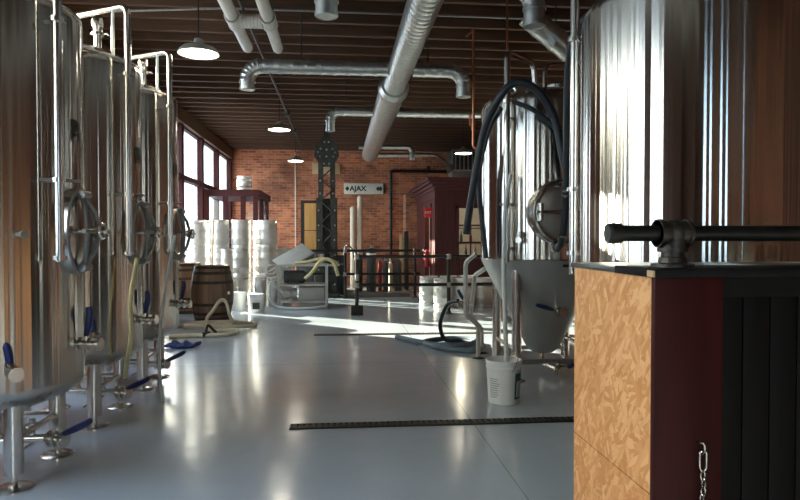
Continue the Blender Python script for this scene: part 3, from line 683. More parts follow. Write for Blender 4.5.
# ------------------------------------------------------------------ things on the floor, left
t = thing('hose_coil', 'loose coil of beige hose on the floor in front of the oak barrel', 'hose', (-1.93, 9.6, 0))
t.scale = (0.8, 1, 1)
pts = [(-0.55, -0.7, 0.03), (-0.2, -0.62, 0.03), (0.25, -0.62, 0.03), (0.55, -0.45, 0.03), (0.45, -0.22, 0.04), (0.0, -0.25, 0.05), (-0.05, -0.15, 0.20), (0.02, 0.0, 0.30), (0.13, 0.1, 0.44), (0.24, 0.1, 0.42), (0.31, 0.1, 0.22), (0.36, 0.2, 0.05), (0.1, 0.5, 0.03), (-0.3, 0.55, 0.03), (-0.6, 0.3, 0.03), (-0.2, 0.05, 0.06), (0.4, 0.05, 0.05), (0.75, 0.3, 0.03), (0.6, 0.6, 0.03), (0.1, 0.8, 0.03), (-0.5, 0.7, 0.03), (-0.75, 0.3, 0.03)]
bm = BM(); tube(bm, spline(pts, 8), 0.029, 12); obj('hose_tube', bm, BEIGEHOSE, t)
bm = BM(); cyl(bm, (0.0, -0.64, 0.035), (0.12, -0.60, 0.05), 0.035, n=12); tube(bm, spline([(0.05, -0.6, 0.06), (0.08, -0.58, 0.16), (0.16, -0.56, 0.10), (0.22, -0.55, 0.05)], 4), 0.022, 8); obj('spray_gun', bm, BLACKPIPE, t)
bm = BM()
r = bmesh.ops.create_uvsphere(bm, u_segments=28, v_segments=14, radius=1.0)
for v in bm.verts:
    x, y_, z_ = v.co; n_ = 1+0.22*math.sin(5*x+2*y_)*math.cos(4*y_+1)
    v.co = (x*0.21*n_, y_*0.13*n_, max(0.0, (z_*0.5+0.42)*0.075*n_*(1+0.3*math.sin(9*x))))
bmesh.ops.translate(bm, vec=(-2.0, 8.15, 0.002), verts=bm.verts)
single('crumpled_bag', bm, BLUECLOTH, 'crumpled navy blue bag lying on the floor beside the slim tanks', 'bag')

def make_barrel():
    t = thing('oak_barrel', '', 'barrel', (0, 0, 0), group='oak barrels by the windows')
    prof = []
    for i in range(17):
        u = i/16; prof.append((0.285+0.075*math.sin(PI*u), 0.93*u))
    prof += [(0.262, 0.93), (0.258, 0.90), (0.0, 0.90)]
    bm = BM(); lathe(bm, [(0, 0.0)]+prof, 56); obj('staves', bm, OAK, t)
    for u in (0.03, 0.13, 0.30, 0.70, 0.87, 0.97):
        zz = 0.93*u; w = 0.024; bm = BM(); f = lambda z_: 0.285+0.075*math.sin(PI*max(0, min(1, z_/0.93)))
        lathe(bm, [(f(zz-w)-0.002, zz-w), (f(zz-w)+0.004, zz-w), (f(zz+w)+0.004, zz+w), (f(zz+w)-0.002, zz+w)], 56, cap=False); obj('hoop', bm, HOOP, t)
    bm = BM(); d = Vector((math.cos(-0.55), math.sin(-0.55), 0)); cyl(bm, d*0.355+Vector((0, 0, 0.47)), d*0.37+Vector((0, 0, 0.47)), 0.028, n=14); obj('bung', bm, WHITE, t)
    return t
br = make_barrel(); br.location = (-2.19, 10.95, 0); br['label'] = 'dark oak barrel with iron hoops standing in front of the kegs'
dup(br, (-2.92, 12.05, 0), 'oak barrel half hidden behind the last slim tank, under the windows')

# kegs
def make_keg(slim=False):
    t = thing('beer_keg', '', 'keg', (0, 0, 0))
    R, H = (0.205, 0.59)
    if slim: R, H = 0.12, 0.59
    if slim == 'short': R, H = 0.19, 0.36
    b1, b2 = H*0.34, H*0.66
    pr = [(R*0.93, 0), (R*0.96, 0.005), (R*0.96, 0.05), (R*0.90, 0.075), (R*0.975, 0.095), (R*0.985, b1-0.022), (R*1.012, b1-0.010), (R*1.012, b1+0.010), (R*0.985, b1+0.022), (R*0.985, b2-0.022), (R*1.012, b2-0.010), (R*1.012, b2+0.010), (R*0.985, b2+0.022), (R*0.975, H-0.095), (R*0.90, H-0.075)]
    bm = BM(); lathe(bm, [(0, 0.02), (R*0.85, 0.02)]+pr+[(R*0.85, H-0.06), (R*0.3, H-0.045), (0, H-0.045)], 40); obj('body', bm, KEG, t, sharp=50)
    bm = BM()   # top chime with two hand holes
    n = 40; zs = [H-0.075, H-0.05, H-0.02, H]
    grid = [[[bm.verts.new((rr*math.cos(2*PI*j/n), rr*math.sin(2*PI*j/n), z_)) for j in range(n)] for z_ in zs] for rr in (R*0.96, R*0.92)]
    hole = lambda j, k_: k_ == 1 and (j % 20) in (2, 3, 4, 5)
    for k_ in range(3):
        for j in range(n):
            if hole(j, k_): continue
            for s, g in enumerate(grid):
                bm.faces.new([g[k_][j], g[k_][(j+1) % n], g[k_+1][(j+1) % n], g[k_+1][j]])
    for j in range(n): bm.faces.new([grid[0][3][j], grid[0][3][(j+1) % n], grid[1][3][(j+1) % n], grid[1][3][j]])
    obj('chime', bm, KEG, t, sharp=50)
    bm = BM(); cyl(bm, (0, 0, H-0.05), (0, 0, H-0.015), 0.03, n=16); obj('spear_cap', bm, FITTING, t)
    return t
GK = 'steel kegs stacked by the windows'
keg = make_keg(); slim = make_keg(True); short = make_keg('short')
used = set()
def place_keg(src, x, y_, z_, label, group=GK, rz=None):
    rz = random.uniform(0, 6.28) if rz is None else rz
    if src.name in used: o = dup(src, (x, y_, z_), label, rz)
    else:
        used.add(src.name); o = src; o.location = (x, y_, z_); o.rotation_euler = (0, 0, rz); o['label'] = label
    o['group'] = group
    return o
cols = [(-2.98, 13.25, 'stack standing against the windows'), (-2.50, 13.30, 'stack behind the wooden broom stick'), (-2.06, 13.28, 'stack rising between the oak barrel and the pails'), (-1.53, 13.38, 'stack nearest the pump cart')]
for i, (x, y_, w) in enumerate(cols):
    for k_, lv in ((0, 'bottom'), (1, 'middle'), (2, 'top')):
        if i == 3 and k_ == 0: continue
        place_keg(keg, x+random.uniform(-0.012, 0.012), y_, 0.592*k_, ('steel keg at the %s of the ' % lv)+w)
place_keg(keg, -2.26, 12.86, 0, 'steel keg on the floor carrying one slim keg, behind the oak barrel')
place_keg(slim, -2.28, 12.86, 0.592, 'slim steel keg standing on another keg, in front of the broom side stack')
short.location = (-2.38, 15.95, 2.58); short['label'] = 'short steel keg standing alone on the dark red vestibule roof'; short['group'] = 'short steel kegs'
# slim kegs along the foot of the stack by the cart
for i, (x, y_, l) in enumerate([(-1.64, 13.02, 'slim steel keg on the floor between the stacks and the white buckets'), (-1.38, 13.1, 'slim steel keg on the floor nearest the pump cart'), (-1.51, 13.36, 'slim steel keg tucked behind two slim ones under the cart side stack')]):
    place_keg(slim, x, y_, 0, l)
for i, (x, w) in enumerate([(-1.68, 'between the two stacks beside the cart'), (-1.25, 'behind the stack beside the pump cart'), (-2.74, 'beside the broom')]):
    for k_, lv in ((0, 'bottom'), (1, 'middle'), (2, 'top')):
        if i == 1 and k_ == 2: continue
        place_keg(keg, x, 13.82, 0.592*k_, 'steel keg at the %s of the back row, %s' % (lv, w))
# kegs by the railing, right
GR = 'steel kegs standing along the booth wall'
for i, (x, y_, l) in enumerate([(1.88, 13.1, 'sunlit white steel keg at the open end of the floor row by the booth'), (2.08, 12.45, 'steel keg behind the railing post, next to the sunlit one'), (2.50, 12.45, 'steel keg standing third along the booth row'), (2.92, 12.5, 'steel keg of the booth row half hidden by the manifold stand'), (2.32, 13.15, 'steel keg in the back line of the booth row'), (2.74, 13.2, 'steel keg in the back line of the booth row, deeper under the booth window')]):
    place_keg(keg, x, y_, 0, l, GR)

# white pails by the barrel
def pail(x, y_, label, extra=False):
    t = thing('small_pail', label, 'bucket', (x, y_, 0), group='white pails by the oak barrel')
    bm = BM(); lathe(bm, [(0, 0), (0.13, 0), (0.15, 0.30), (0.158, 0.305), (0.158, 0.33), (0, 0.335)], 36); obj('body', bm, WHITE, t)
    bm = BM(); lathe(bm, [(0.162, 0.33), (0.162, 0.355), (0.15, 0.36), (0, 0.36)], 36); obj('lid', bm, WHITE, t)
    if extra:
        bm = BM(); box(bm, (0.02, -0.147, 0.14), (0.13, 0.012, 0.12), Matrix.Rotation(-0.06, 4, 'X')); obj('sticker', bm, INK, t)
    return t
pail(-1.57, 11.85, 'white lidded pail with a black sticker, in front of the kegs', True)
pail(-1.96, 12.25, 'plain white lidded pail between the oak barrel and the stickered pail')
# broom
t = thing('push_broom', 'wooden broom handle leaning upright against the kegs behind the oak barrel', 'broom', (-2.56, 12.72, 0))
bm = BM(); cyl(bm, (0, -0.05, 0.06), (0.02, 0.16, 1.80), 0.014, n=12); obj('broom_stick', bm, DOORWOOD, t)
bm = BM(); box2(bm, (-0.06, -0.09, 0.0), (0.06, -0.01, 0.10), 0.01); obj('brush_head', bm, BLACKPIPE, t)

# vestibule in the corner, keg on top
t = thing('entry_vestibule', 'dark red framed entry vestibule by the windows with a keg on its roof', 'vestibule', (-3.28, 15.5, 0))
W, Dp, Hv = 1.27, 2.4, 2.58
bm = BM(); box2(bm, (0, -0.04, Hv-0.16), (W+0.06, Dp, Hv)); obj('roof', bm, WINFRAME, t)
for (x, y_) in ((0.05, 0.05), (0.50, 0.05), (0.92, 0.05), (W-0.05, 0.05), (W-0.05, 1.2), (W-0.05, Dp-0.05)):
    bm = BM(); box2(bm, (x-0.055, y_-0.05, 0), (x+0.055, y_+0.05, Hv-0.155)); obj('post', bm, WINFRAME, t)
for (x0, x1) in ((0.10, 0.45), (0.98, W-0.10)):
    bm = BM(); box2(bm, (x0, 0.046, 0.0), (x1, 0.054, Hv-0.16)); obj('pane', bm, CLEAR, t)
for (y0, y1) in ((0.1, 1.15), (1.25, Dp-0.1)):
    bm = BM(); box2(bm, (W-0.054, y0, 0.0), (W-0.046, y1, Hv-0.16)); obj('pane', bm, CLEAR, t)

# ------------------------------------------------------------------ pump cart
t = thing('pump_cart', 'small steel filler cart with tilted grey lid, pump and yellow hoses', 'cart', (-0.74, 12.72, 0))
w, d, h = 0.47, 0.30, 0.88
for sx in (-1, 1):
    for sy in (-1, 1):
        bm = BM(); box2(bm, (w*sx-0.022, d*sy-0.022, 0.0), (w*sx+0.022, d*sy+0.022, h)); obj('leg', bm, CARTSTEEL, t)
for z_ in (0.12, 0.45):
    bm = BM(); box2(bm, (-w, -d, z_), (w, d, z_+0.03)); obj('shelf', bm, CARTSTEEL, t)
bm = BM()
for sy in (-1, 1): box2(bm, (-w, d*sy-0.02, h-0.04), (w+0.25*(sy < 0), d*sy+0.02, h))
for sx in (-1, 1): box2(bm, (w*sx-0.02, -d, h-0.04), (w*sx+0.02, d, h))
obj('top_frame', bm, CARTSTEEL, t)
bm = BM(); box2(bm, (-0.08, -0.27, 0.152), (0.42, 0.2, 0.42), 0.01); obj('control_box', bm, GREYPAINT, t)
bm = BM(); cyl(bm, (-0.40, -0.12, 0.285), (-0.12, -0.12, 0.285), 0.11, n=24); cyl(bm, (-0.32, -0.18, 0.29), (-0.32, -0.28, 0.29), 0.07, n=18); cyl(bm, (-0.25, -0.12, 0.15), (-0.25, -0.12, 0.2), 0.1, n=14); obj('pump', bm, CARTSTEEL, t)
bm = BM(); cyl(bm, (-0.38, -0.05, 0.62), (0.02, -0.05, 0.62), 0.13, n=24); cyl(bm, (0.02, -0.05, 0.62), (0.06, -0.05, 0.62), 0.09, n=24); box2(bm, (-0.3, -0.15, 0.48), (-0.06, 0.05, 0.56)); obj('motor', bm, MOTOR, t)
bm = BM(); box(bm, (-0.20, 0.0, 1.02), (0.72, 0.50, 0.02), Matrix.Rotation(D(-16), 4, 'Y') @ Matrix.Rotation(D(34), 4, 'X') @ Matrix.Rotation(D(24), 4, 'Z'), 0.004); obj('tilted_lid', bm, GREYPAINT, t)
bm = BM(); tube(bm, spline([(0.05, -0.28, 0.60), (0.18, -0.32, 0.72), (0.34, -0.3, 0.93), (0.48, -0.3, 0.98), (0.62, -0.32, 0.90), (0.70, -0.32, 0.65)], 8), 0.035, 12); obj('hose_line', bm, YELHOSE, t)
bm = BM(); tube(bm, spline([(-0.15, -0.2, 0.90), (0.1, -0.24, 0.93), (0.38, -0.24, 0.99), (0.60, -0.26, 0.94), (0.72, -0.2, 0.86)], 8), 0.03, 12); obj('hose_line', bm, YELHOSE, t)
bm = BM(); tube(bm, spline([(-0.38, -0.28, 0.32), (-0.62, -0.36, 0.5), (-0.60, -0.42, 0.16), (-0.35, -0.45, 0.035), (0.1, -0.5, 0.03), (0.45, -0.36, 0.05)], 8), 0.026, 12); obj('drain_line', bm, CLEARHOSE, t)
bm = BM(); cyl(bm, (-0.72, -0.3, 0.68), (-0.48, -0.28, 0.86), 0.02, n=12); ring(bm, (-0.60, -0.31, 0.78), (0, -1, 0), 0.09, 0.014, 20, 8); cyl(bm, (-0.66, -0.33, 0.55), (-0.45, -0.28, 0.6), 0.018, n=10); obj('crank_wheel', bm, CARTSTEEL, t)
bm = BM(); cyl(bm, (0.36, 0.1, 0.88), (0.36, 0.1, 1.05), 0.05, n=16); cyl(bm, (0.36, 0.1, 1.05), (0.36, 0.1, 1.07), 0.07, n=16); obj('filter_cup', bm, CARTSTEEL, t)

# ------------------------------------------------------------------ iron column
t = thing('iron_column', 'riveted black lattice column with a broad head plate under the ceiling', 'column', (-0.31, 14.9, 0))
for sx in (-1, 1):
    bm = BM(); box2(bm, (0.17*sx-0.075, -0.10, 0.0), (0.17*sx+0.075, -0.085, 2.35)); box2(bm, (0.24*sx-0.008, -0.1, 0), (0.24*sx+0.008, 0.1, 2.35)); box2(bm, (0.17*sx-0.075, 0.085, 0), (0.17*sx+0.075, 0.1, 2.35)); obj('side_channel', bm, COLUMN, t)
    bm = BM(); box2(bm, (0.14*sx-0.06, -0.08, 2.30), (0.14*sx+0.06, 0.08, 3.30)); obj('upper_channel', bm, COLUMN, t)
bm = BM(); box2(bm, (-0.10, 0.05, 0), (0.10, 0.07, 2.34)); obj('back_plate', bm, COLUMN, t)
bm = BM(); z_ = 0.2; s = 1
while z_ < 3.15:
    cyl(bm, (-0.14*s, -0.095, z_), (0.14*s, -0.095, z_+0.26), 0.018, n=6); z_ += 0.26; s = -s
obj('lattice', bm, COLUMN, t)
bm = BM()
hexp = [(-0.13, 3.08), (0.13, 3.08), (0.30, 3.34), (0.24, 3.60), (0.08, 3.80), (-0.08, 3.80), (-0.24, 3.60), (-0.30, 3.34)]
A = [bm.verts.new((x, -0.11, z_)) for x, z_ in hexp]; B = [bm.verts.new((x, -0.085, z_)) for x, z_ in hexp]
rings(bm, [A, B]); obj('head_plate', bm, COLUMN, t)
bm = BM()
for x, z_ in [(-0.06, 3.15), (0.06, 3.15), (-0.16, 3.32), (0, 3.32), (0.16, 3.32), (-0.14, 3.5), (0.0, 3.48), (0.14, 3.5), (-0.05, 3.66), (0.05, 3.66), (-0.2, 3.42), (0.2, 3.42)]+[(0.19*s, 0.3+0.35*i) for i in range(6) for s in (-1, 1)]+[(0.15*s, 2.45+0.3*i) for i in range(2) for s in (-1, 1)]:
    bmesh.ops.create_icosphere(bm, subdivisions=2, radius=0.024, matrix=Matrix.Translation((x, -0.112, z_)))
obj('rivets', bm, FITTING, t)
bm = BM(); box2(bm, (-0.06, -0.06, 3.25), (0.06, 0.06, ZC)); obj('cap_stub', bm, COLUMN, t)
bm = BM(); box2(bm, (-0.30, -0.3, 0), (0.30, 0.2, 0.10), 0.01); obj('base_block', bm, COLUMN, t)

# ------------------------------------------------------------------ railings
def fit(bm, p, r=0.042):
    bmesh.ops.create_uvsphere(bm, u_segments=16, v_segments=10, radius=r, matrix=Matrix.Translation(p))
def railing(label, xs, y_, zt, zm, x0, x1, blockfirst=False, pale=()):
    t = thing('pipe_railing', label, 'railing', (xs[0], y_, 0))
    o = xs[0]
    for i, x in enumerate(xs):
        b0 = 0.16 if (blockfirst and i == 0) else 0.0
        bm = BM(); cyl(bm, (x-o, 0, b0), (x-o, 0, zt), 0.034, n=18); p = obj('post', bm, BLACKPIPE, t)
        for z_ in (zt, zm):
            bm = BM(); cyl(bm, (x-o, 0, z_-0.05), (x-o, 0, z_+0.04), 0.046, n=18)
            if z_ == zt: fit(bm, (x-o, 0, zt), 0.05)
            obj('tee_fitting', bm, FITTING if i in pale else IRON, p)
        if not b0:
            bm = BM(); lathe(bm, [(0.08, 0), (0.08, 0.012), (0.05, 0.02), (0.045, 0.05), (0, 0.05)], 24, Matrix.Translation((x-o, 0, 0))); obj('floor_flange', bm, IRON, p)
    if blockfirst:
        bm = BM(); box2(bm, (-0.11, -0.11, 0), (0.11, 0.11, 0.17), 0.012); obj('base_block', bm, BLACKPIPE, t)
        bm = BM(); cyl(bm, (0, 0, 0.62), (0, 0, 0.74), 0.036, n=18); obj('bare_sleeve', bm, FITTING, t)
    for z_ in ((zt, zm) if not blockfirst else (zt, zm)):
        bm = BM(); cyl(bm, (x0-o, 0, z_), (x1-o, 0, z_), 0.030, n=18); obj('rail', bm, BLACKPIPE, t)
    return t
railing('black pipe railing whose end post stands on a square block in mid floor', [0.305, 2.0, 3.7], 11.35, 1.06, 0.54, 0.305, 3.9, True, (0, 1))
railing('long black pipe railing between the pump cart and the gas cylinders', [-1.35, 0.12, 1.75], 14.5, 1.105, 0.56, -1.35, 1.86, False, (1,))

# platform with gas cylinders
bm = BM(); box2(bm, (0.15, 14.65, 0), (1.65, 16.2, 0.10), 0.01)
single('low_platform', bm, PLATE, 'low dark platform under the gas cylinders behind the railing', 'platform')
def gas(x, y_, r, h, mat, label, collar=None):
    t = thing('gas_cylinder', label, 'cylinder', (x, y_, 0.10), group='gas cylinders behind the railing')
    bm = BM(); lathe(bm, [(0, 0), (r*0.96, 0), (r, 0.02), (r, h-0.14), (r*0.9, h-0.07), (r*0.5, h-0.01), (r*0.3, h), (0, h)], 28); obj('body', bm, mat, t)
    bm = BM(); cyl(bm, (0, 0, h), (0, 0, h+0.05), 0.02, n=12); cyl(bm, (-0.03, 0, h+0.035), (0.05, 0, h+0.035), 0.013, n=10); cyl(bm, (0, 0, h+0.05), (0, 0, h+0.07), 0.032, n=14); obj('valve_head', bm, FITTING, t)
    if collar:
        bm = BM(); cyl(bm, (0, 0, h-0.24), (0, 0, h-0.12), r+0.004, n=28); obj('collar_label', bm, collar, t)
gas(0.76, 15.2, 0.115, 1.05, MOTOR, 'black gas cylinder with a white band at its neck', WHITE)
gas(0.985, 15.25, 0.06, 0.75, RED, 'slim red gas cylinder next to the white banded one')
gas(1.10, 15.1, 0.07, 0.74, MOTOR, 'slim black gas cylinder between the red and the cream one')
gas(1.24, 15.25, 0.05, 0.72, TUBEWHITE, 'slim cream gas cylinder in the middle of the rack')
gas(1.42, 15.2, 0.09, 0.78, MOTOR, 'squat black gas cylinder near the open end of the low platform')
gas(0.46, 15.3, 0.09, 0.9, MOTOR, 'dark gas cylinder under the two cream tubes')
# tall cream tubes & leaning timbers
def pole(name, p0, p1, r, mat, label, cat, group=None):
    bm = BM(); p0, p1 = Vector(p0), Vector(p1); d = (p1-p0).normalized()
    tube(bm, [p0, p1-d*r, p1-d*r*0.4, p1], [r, r, r*0.85, r*0.4], 20); return single(name, bm, mat, label, cat, group)
pole('cream_tube', (0.35, 17.0, 0), (0.35, 17.0, 2.26), 0.075, TUBEWHITE, 'shorter of the two upright cream tubes by the brick wall', 'tube')
pole('cream_tube', (0.545, 17.1, 0), (0.545, 17.1, 2.56), 0.075, TUBEWHITE, 'taller of the two upright cream tubes by the brick wall', 'tube')
bm = BM(); box2(bm, (1.60, 16.6, 0), (1.69, 16.72, 1.50), 0.005); single('leaning_timber', bm, TANBOARD, 'pale timber standing upright beside the dark one by the brick chimney', 'timber')
bm = BM(); box2(bm, (1.71, 16.5, 0), (1.82, 16.65, 1.58), 0.005); single('leaning_timber', bm, COLUMN, 'dark timber standing upright by the brick chimney', 'timber')
# brick chimney breast
bm = BM()
P = [(1.96, 0), (2.42, 0), (2.42, 2.95), (2.28, 2.95), (1.96, 2.72)]
A = [bm.verts.new((x, 18.5, z_)) for x, z_ in P]; B = [bm.verts.new((x, 19.24, z_)) for x, z_ in P]; rings(bm, [A, B])
struct('trim_3', bm, BRICK)
# sign
t = thing('wall_sign', 'long cream AJAX sign with black diamonds on the brick wall', 'sign', (0.75, 19.19, 2.915), group=None)
bm = BM(); box2(bm, (-0.625, -0.02, -0.165), (0.58, 0.03, 0.165), 0.006); obj('board', bm, SIGN, t)
bm = BM(); box2(bm, (0.58, -0.015, -0.165), (0.625, 0.03, 0.165), 0.006); obj('end_strip', bm, INK, t)
bm = text_bm('AJAX', 0.215, 0.003, 1.02, 0.007); bmesh.ops.transform(bm, matrix=Matrix.Translation((-0.20, -0.024, 0)) @ Matrix.Rotation(PI/2, 4, 'X'), verts=bm.verts)
obj('lettering', bm, INK, t)
def diamond(cx, sc):
    bm = BM(); pts = []
    for i in range(24):
        a = 2*PI*i/24; r = 0.068*sc/((abs(math.cos(a))**1.25+abs(math.sin(a))**1.25))**(1/1.25)
        pts.append((cx+r*math.cos(a)*0.9, r*math.sin(a)*1.05))
    A = [bm.verts.new((x, -0.026, z_)) for x, z_ in pts]; B = [bm.verts.new((x, -0.018, z_)) for x, z_ in pts]; rings(bm, [A, B]); obj('diamond_mark', bm, INK, t)
diamond(-0.525, 1.0); diamond(0.42, 1.0); diamond(0.495, 1.0)
# board behind the column, boarded doorway
bm = BM(); box2(bm, (-0.84, 19.17, 3.36), (-0.0, 19.245, 3.70), 0.004); single('wall_board', bm, TANBOARD, 'tan board fixed high on the brick wall behind the iron column', 'board')
t = bpy.data.objects.new('door_1', None); COL.objects.link(t); t.location = (-0.89, 19.24, 0); t['kind'] = 'structure'
bm = BM(); box2(bm, (-0.30, -0.03, 0), (0.30, 0.0, 2.55)); struct('frame', bm, DARKINT, t)
bm = BM(); box2(bm, (-0.19, -0.05, 0), (0.20, -0.02, 1.62)); box2(bm, (-0.19, -0.05, 1.64), (0.20, -0.02, 2.46)); struct('door_leaf', bm, DOORWOOD, t)
t = thing('dark_cabinet', 'dark green grey cabinet against the brick wall under the honey coloured door', 'cabinet', (-0.85, 18.7, 0))
bm = BM(); box2(bm, (-0.40, -0.25, 0), (0.55, 0.25, 1.02), 0.01); obj('body', bm, MOTOR, t)
bm = BM(); box2(bm, (-0.36, -0.275, 0.06), (0.07, -0.25, 0.97), 0.004); dd_ = obj('door', bm, MOTOR, t)
bm = BM(); cyl(bm, (0.03, -0.30, 0.55), (0.03, -0.30, 0.70), 0.012, n=10); obj('handle', bm, FITTING, dd_)
bm = BM(); box2(bm, (0.09, -0.275, 0.06), (0.52, -0.25, 0.97), 0.004); dd_ = obj('door', bm, MOTOR, t)
bm = BM(); cyl(bm, (0.13, -0.30, 0.55), (0.13, -0.30, 0.70), 0.012, n=10); obj('handle', bm, FITTING, dd_)
# machine standing dark between cart and railing
t = thing('control_cabinet', 'dark control cabinet with gauges behind the pump cart', 'cabinet', (-0.20, 15.6, 0))
bm = BM(); box2(bm, (-0.42, -0.30, 0.08), (0.32, 0.25, 0.98), 0.015); obj('body', bm, MOTOR, t)
bm = BM(); box2(bm, (-0.42, -0.28, 0), (0.32, 0.22, 0.08)); obj('plinth', bm, BLACKPIPE, t)
bm = BM()
for i in range(6): cyl(bm, (-0.3+0.11*i, -0.30, 0.82-0.06*(i % 2)), (-0.3+0.11*i, -0.33, 0.82-0.06*(i % 2)), 0.03, n=14)
obj('gauge_row', bm, FITTING, t)
bm = BM(); tube(bm, spline([(0.30, 0.0, 0.95), (0.32, -0.05, 1.15), (0.40, -0.1, 1.22), (0.5, -0.1, 1.12), (0.55, -0.1, 0.9), (0.60, -0.05, 1.05), (0.70, 0, 0.98)], 6), 0.018, 10); obj('copper_line', bm, PIPE, t)
# beer bottle-like cup standing on rail cabinet
t = thing('relief_canister', 'slim canister with pale neck and dark red base on the control cabinet', 'canister', (-0.24, 15.55, 0.98))
bm = BM(); cyl(bm, (0, 0, 0), (0, 0, 0.12), 0.05, n=18); obj('base', bm, RED, t)
bm = BM(); lathe(bm, [(0.045, 0.12), (0.045, 0.34), (0.03, 0.38), (0, 0.385)], 20); obj('neck', bm, WHITE, t)
# conduit on wall
t = thing('wall_conduit', 'black iron pipe running along the brick wall and down beside the sign', 'pipe', (1.565, 19.13, 0))
bm = BM(); tube(bm, fillet([(0, 0, 0.0), (0, 0, 3.46), (2.05, 0, 3.46)], 0.06), 0.045, 12); obj('pipe_run', bm, BLACKPIPE, t)
bm = BM()
for z_ in (1.2, 2.3): cyl(bm, (0, 0, z_-0.04), (0, 0, z_+0.04), 0.062, n=14)
cyl(bm, (1.16, 0, 3.42), (1.16, 0, 3.62), 0.045, n=14)
obj('joint_collar', bm, BLACKPIPE, t)
bm = BM(); cyl(bm, (-1.35, 19.2, 0.0), (-1.35, 19.2, 4.0), 0.016, n=10); single('thin_conduit', bm, SIGN, 'thin pale conduit running up the brick wall behind the pendant lamp', 'pipe')

# ------------------------------------------------------------------ maroon booth
t = thing('office_booth', 'maroon panelled wooden booth with cornice, doorway and small paned window', 'booth', (2.17, 14.0, 0))
Lx, Ly, Hb = 3.0, 3.5, 2.76
bm = BM()
box2(bm, (0, 0.0, 0), (0.50, 0.08, Hb-0.2)); box2(bm, (1.10, 0, 0), (Lx, 0.08, Hb-0.2)); box2(bm, (0.5, 0, 0), (1.10, 0.08, 0.92)); box2(bm, (0.5, 0, 2.10), (1.10, 0.08, Hb-0.2))
for i in range(24):
    x = 0.09+0.12*i
    if 0.44 < x < 1.08: box2(bm, (x, -0.012, 0.06), (x+0.108, 0.0, 0.85))
    else: box2(bm, (x, -0.012, 0.06), (x+0.108, 0.0, Hb-0.3))
obj('front_wall', bm, BOOTHRED, t)
bm = BM(); box2(bm, (0, 0.08, 0), (0.08, 0.75, Hb-0.2)); box2(bm, (0, 1.65, 0), (0.08, Ly, Hb-0.2)); box2(bm, (0, 0.75, 2.15), (0.08, 1.65, Hb-0.2))
box2(bm, (-0.02, 0.10, 2.30), (0, Ly-0.1, 2.50)); obj('side_wall', bm, BOOTHRED, t)
bm = BM()
for i, (e, z0, z1) in enumerate(((0.05, Hb-0.26, Hb-0.19), (0.10, Hb-0.19, Hb-0.12), (0.17, Hb-0.12, Hb-0.05), (0.21, Hb-0.05, Hb))):
    box2(bm, (-e, -e, z0), (Lx, Ly, z1))
obj('cornice', bm, BOOTHRED, t)
bm = BM(); 
for x in (-0.03, ): box2(bm, (x, -0.03, 0), (0.09, 0.09, Hb-0.2))
obj('corner_post', bm, BOOTHRED, t)
bm = BM(); box2(bm, (-0.03, 0.67, 0), (0.0, 0.76, 2.23)); box2(bm, (-0.03, 1.64, 0), (0.0, 1.73, 2.23)); box2(bm, (-0.03, 0.76, 2.14), (0, 1.64, 2.23)); obj('door_frame', bm, BOOTHRED, t)
bm = BM(); box2(bm, (0.45, -0.03, 0.90), (0.53, 0.02, 2.14)); box2(bm, (1.08, -0.03, 0.90), (1.16, 0.02, 2.14)); box2(bm, (0.45, -0.03, 0.86), (1.16, 0.03, 0.94)); box2(bm, (0.45, -0.03, 2.08), (1.16, 0.02, 2.16))
for z_ in (1.30, 1.69): box2(bm, (0.53, -0.005, z_-0.018), (1.08, 0.03, z_+0.018))
box2(bm, (0.79, -0.005, 0.94), (0.82, 0.03, 2.08)); fr = obj('window_frame', bm, BOOTHRED, t)
bm = BM(); box2(bm, (0.52, 0.03, 0.93), (1.09, 0.036, 2.09)); obj('pane', bm, CLEAR, fr)
bm = BM(); box2(bm, (0.1, Ly-0.1, 0), (Lx, Ly, Hb-0.2)); obj('back_wall', bm, SIGN, t)
bm = BM(); box2(bm, (0.3, 0.75, 0.5), (2.0, 1.0, 0.95)); box2(bm, (0.3, 0.85, 1.25), (2.0, 1.0, 1.28)); box2(bm, (0.3, 0.85, 1.62), (2.0, 1.0, 1.65)); obj('back_shelf', bm, TANBOARD, t)
bx = (2.17, 14.0)
for i in range(7):
    bm = BM(); x = bx[0]+0.42+0.115*i; zz = (0.95, 1.28)[i % 2]; r_ = 0.035
    lathe(bm, [(0, 0), (r_, 0), (r_, 0.16), (r_*0.4, 0.22), (r_*0.4, 0.29), (0, 0.29)], 16)
    o = obj('glass_bottle', bm, (BOTTLE, RED, SIGN, GREEN)[i % 4], None, (x, bx[1]+0.92, zz))
    tag(o, '%s bottle on the %s shelf seen through the booth window' % (('mottled brown', 'red', 'cream', 'green', 'second brown', 'second red', 'second cream')[i], ('lower', 'middle')[i % 2]), 'bottle', 'bottles inside the booth')
l = bpy.data.lights.new('booth_fill', 'POINT'); l.energy = 28; l.color = (1.0, 0.80, 0.55); l.shadow_soft_size = 0.08  # added unseen point light to brighten the booth interior
o = bpy.data.objects.new('booth_fill', l); COL.objects.link(o); o.location = (3.0, 15.4, 2.3)
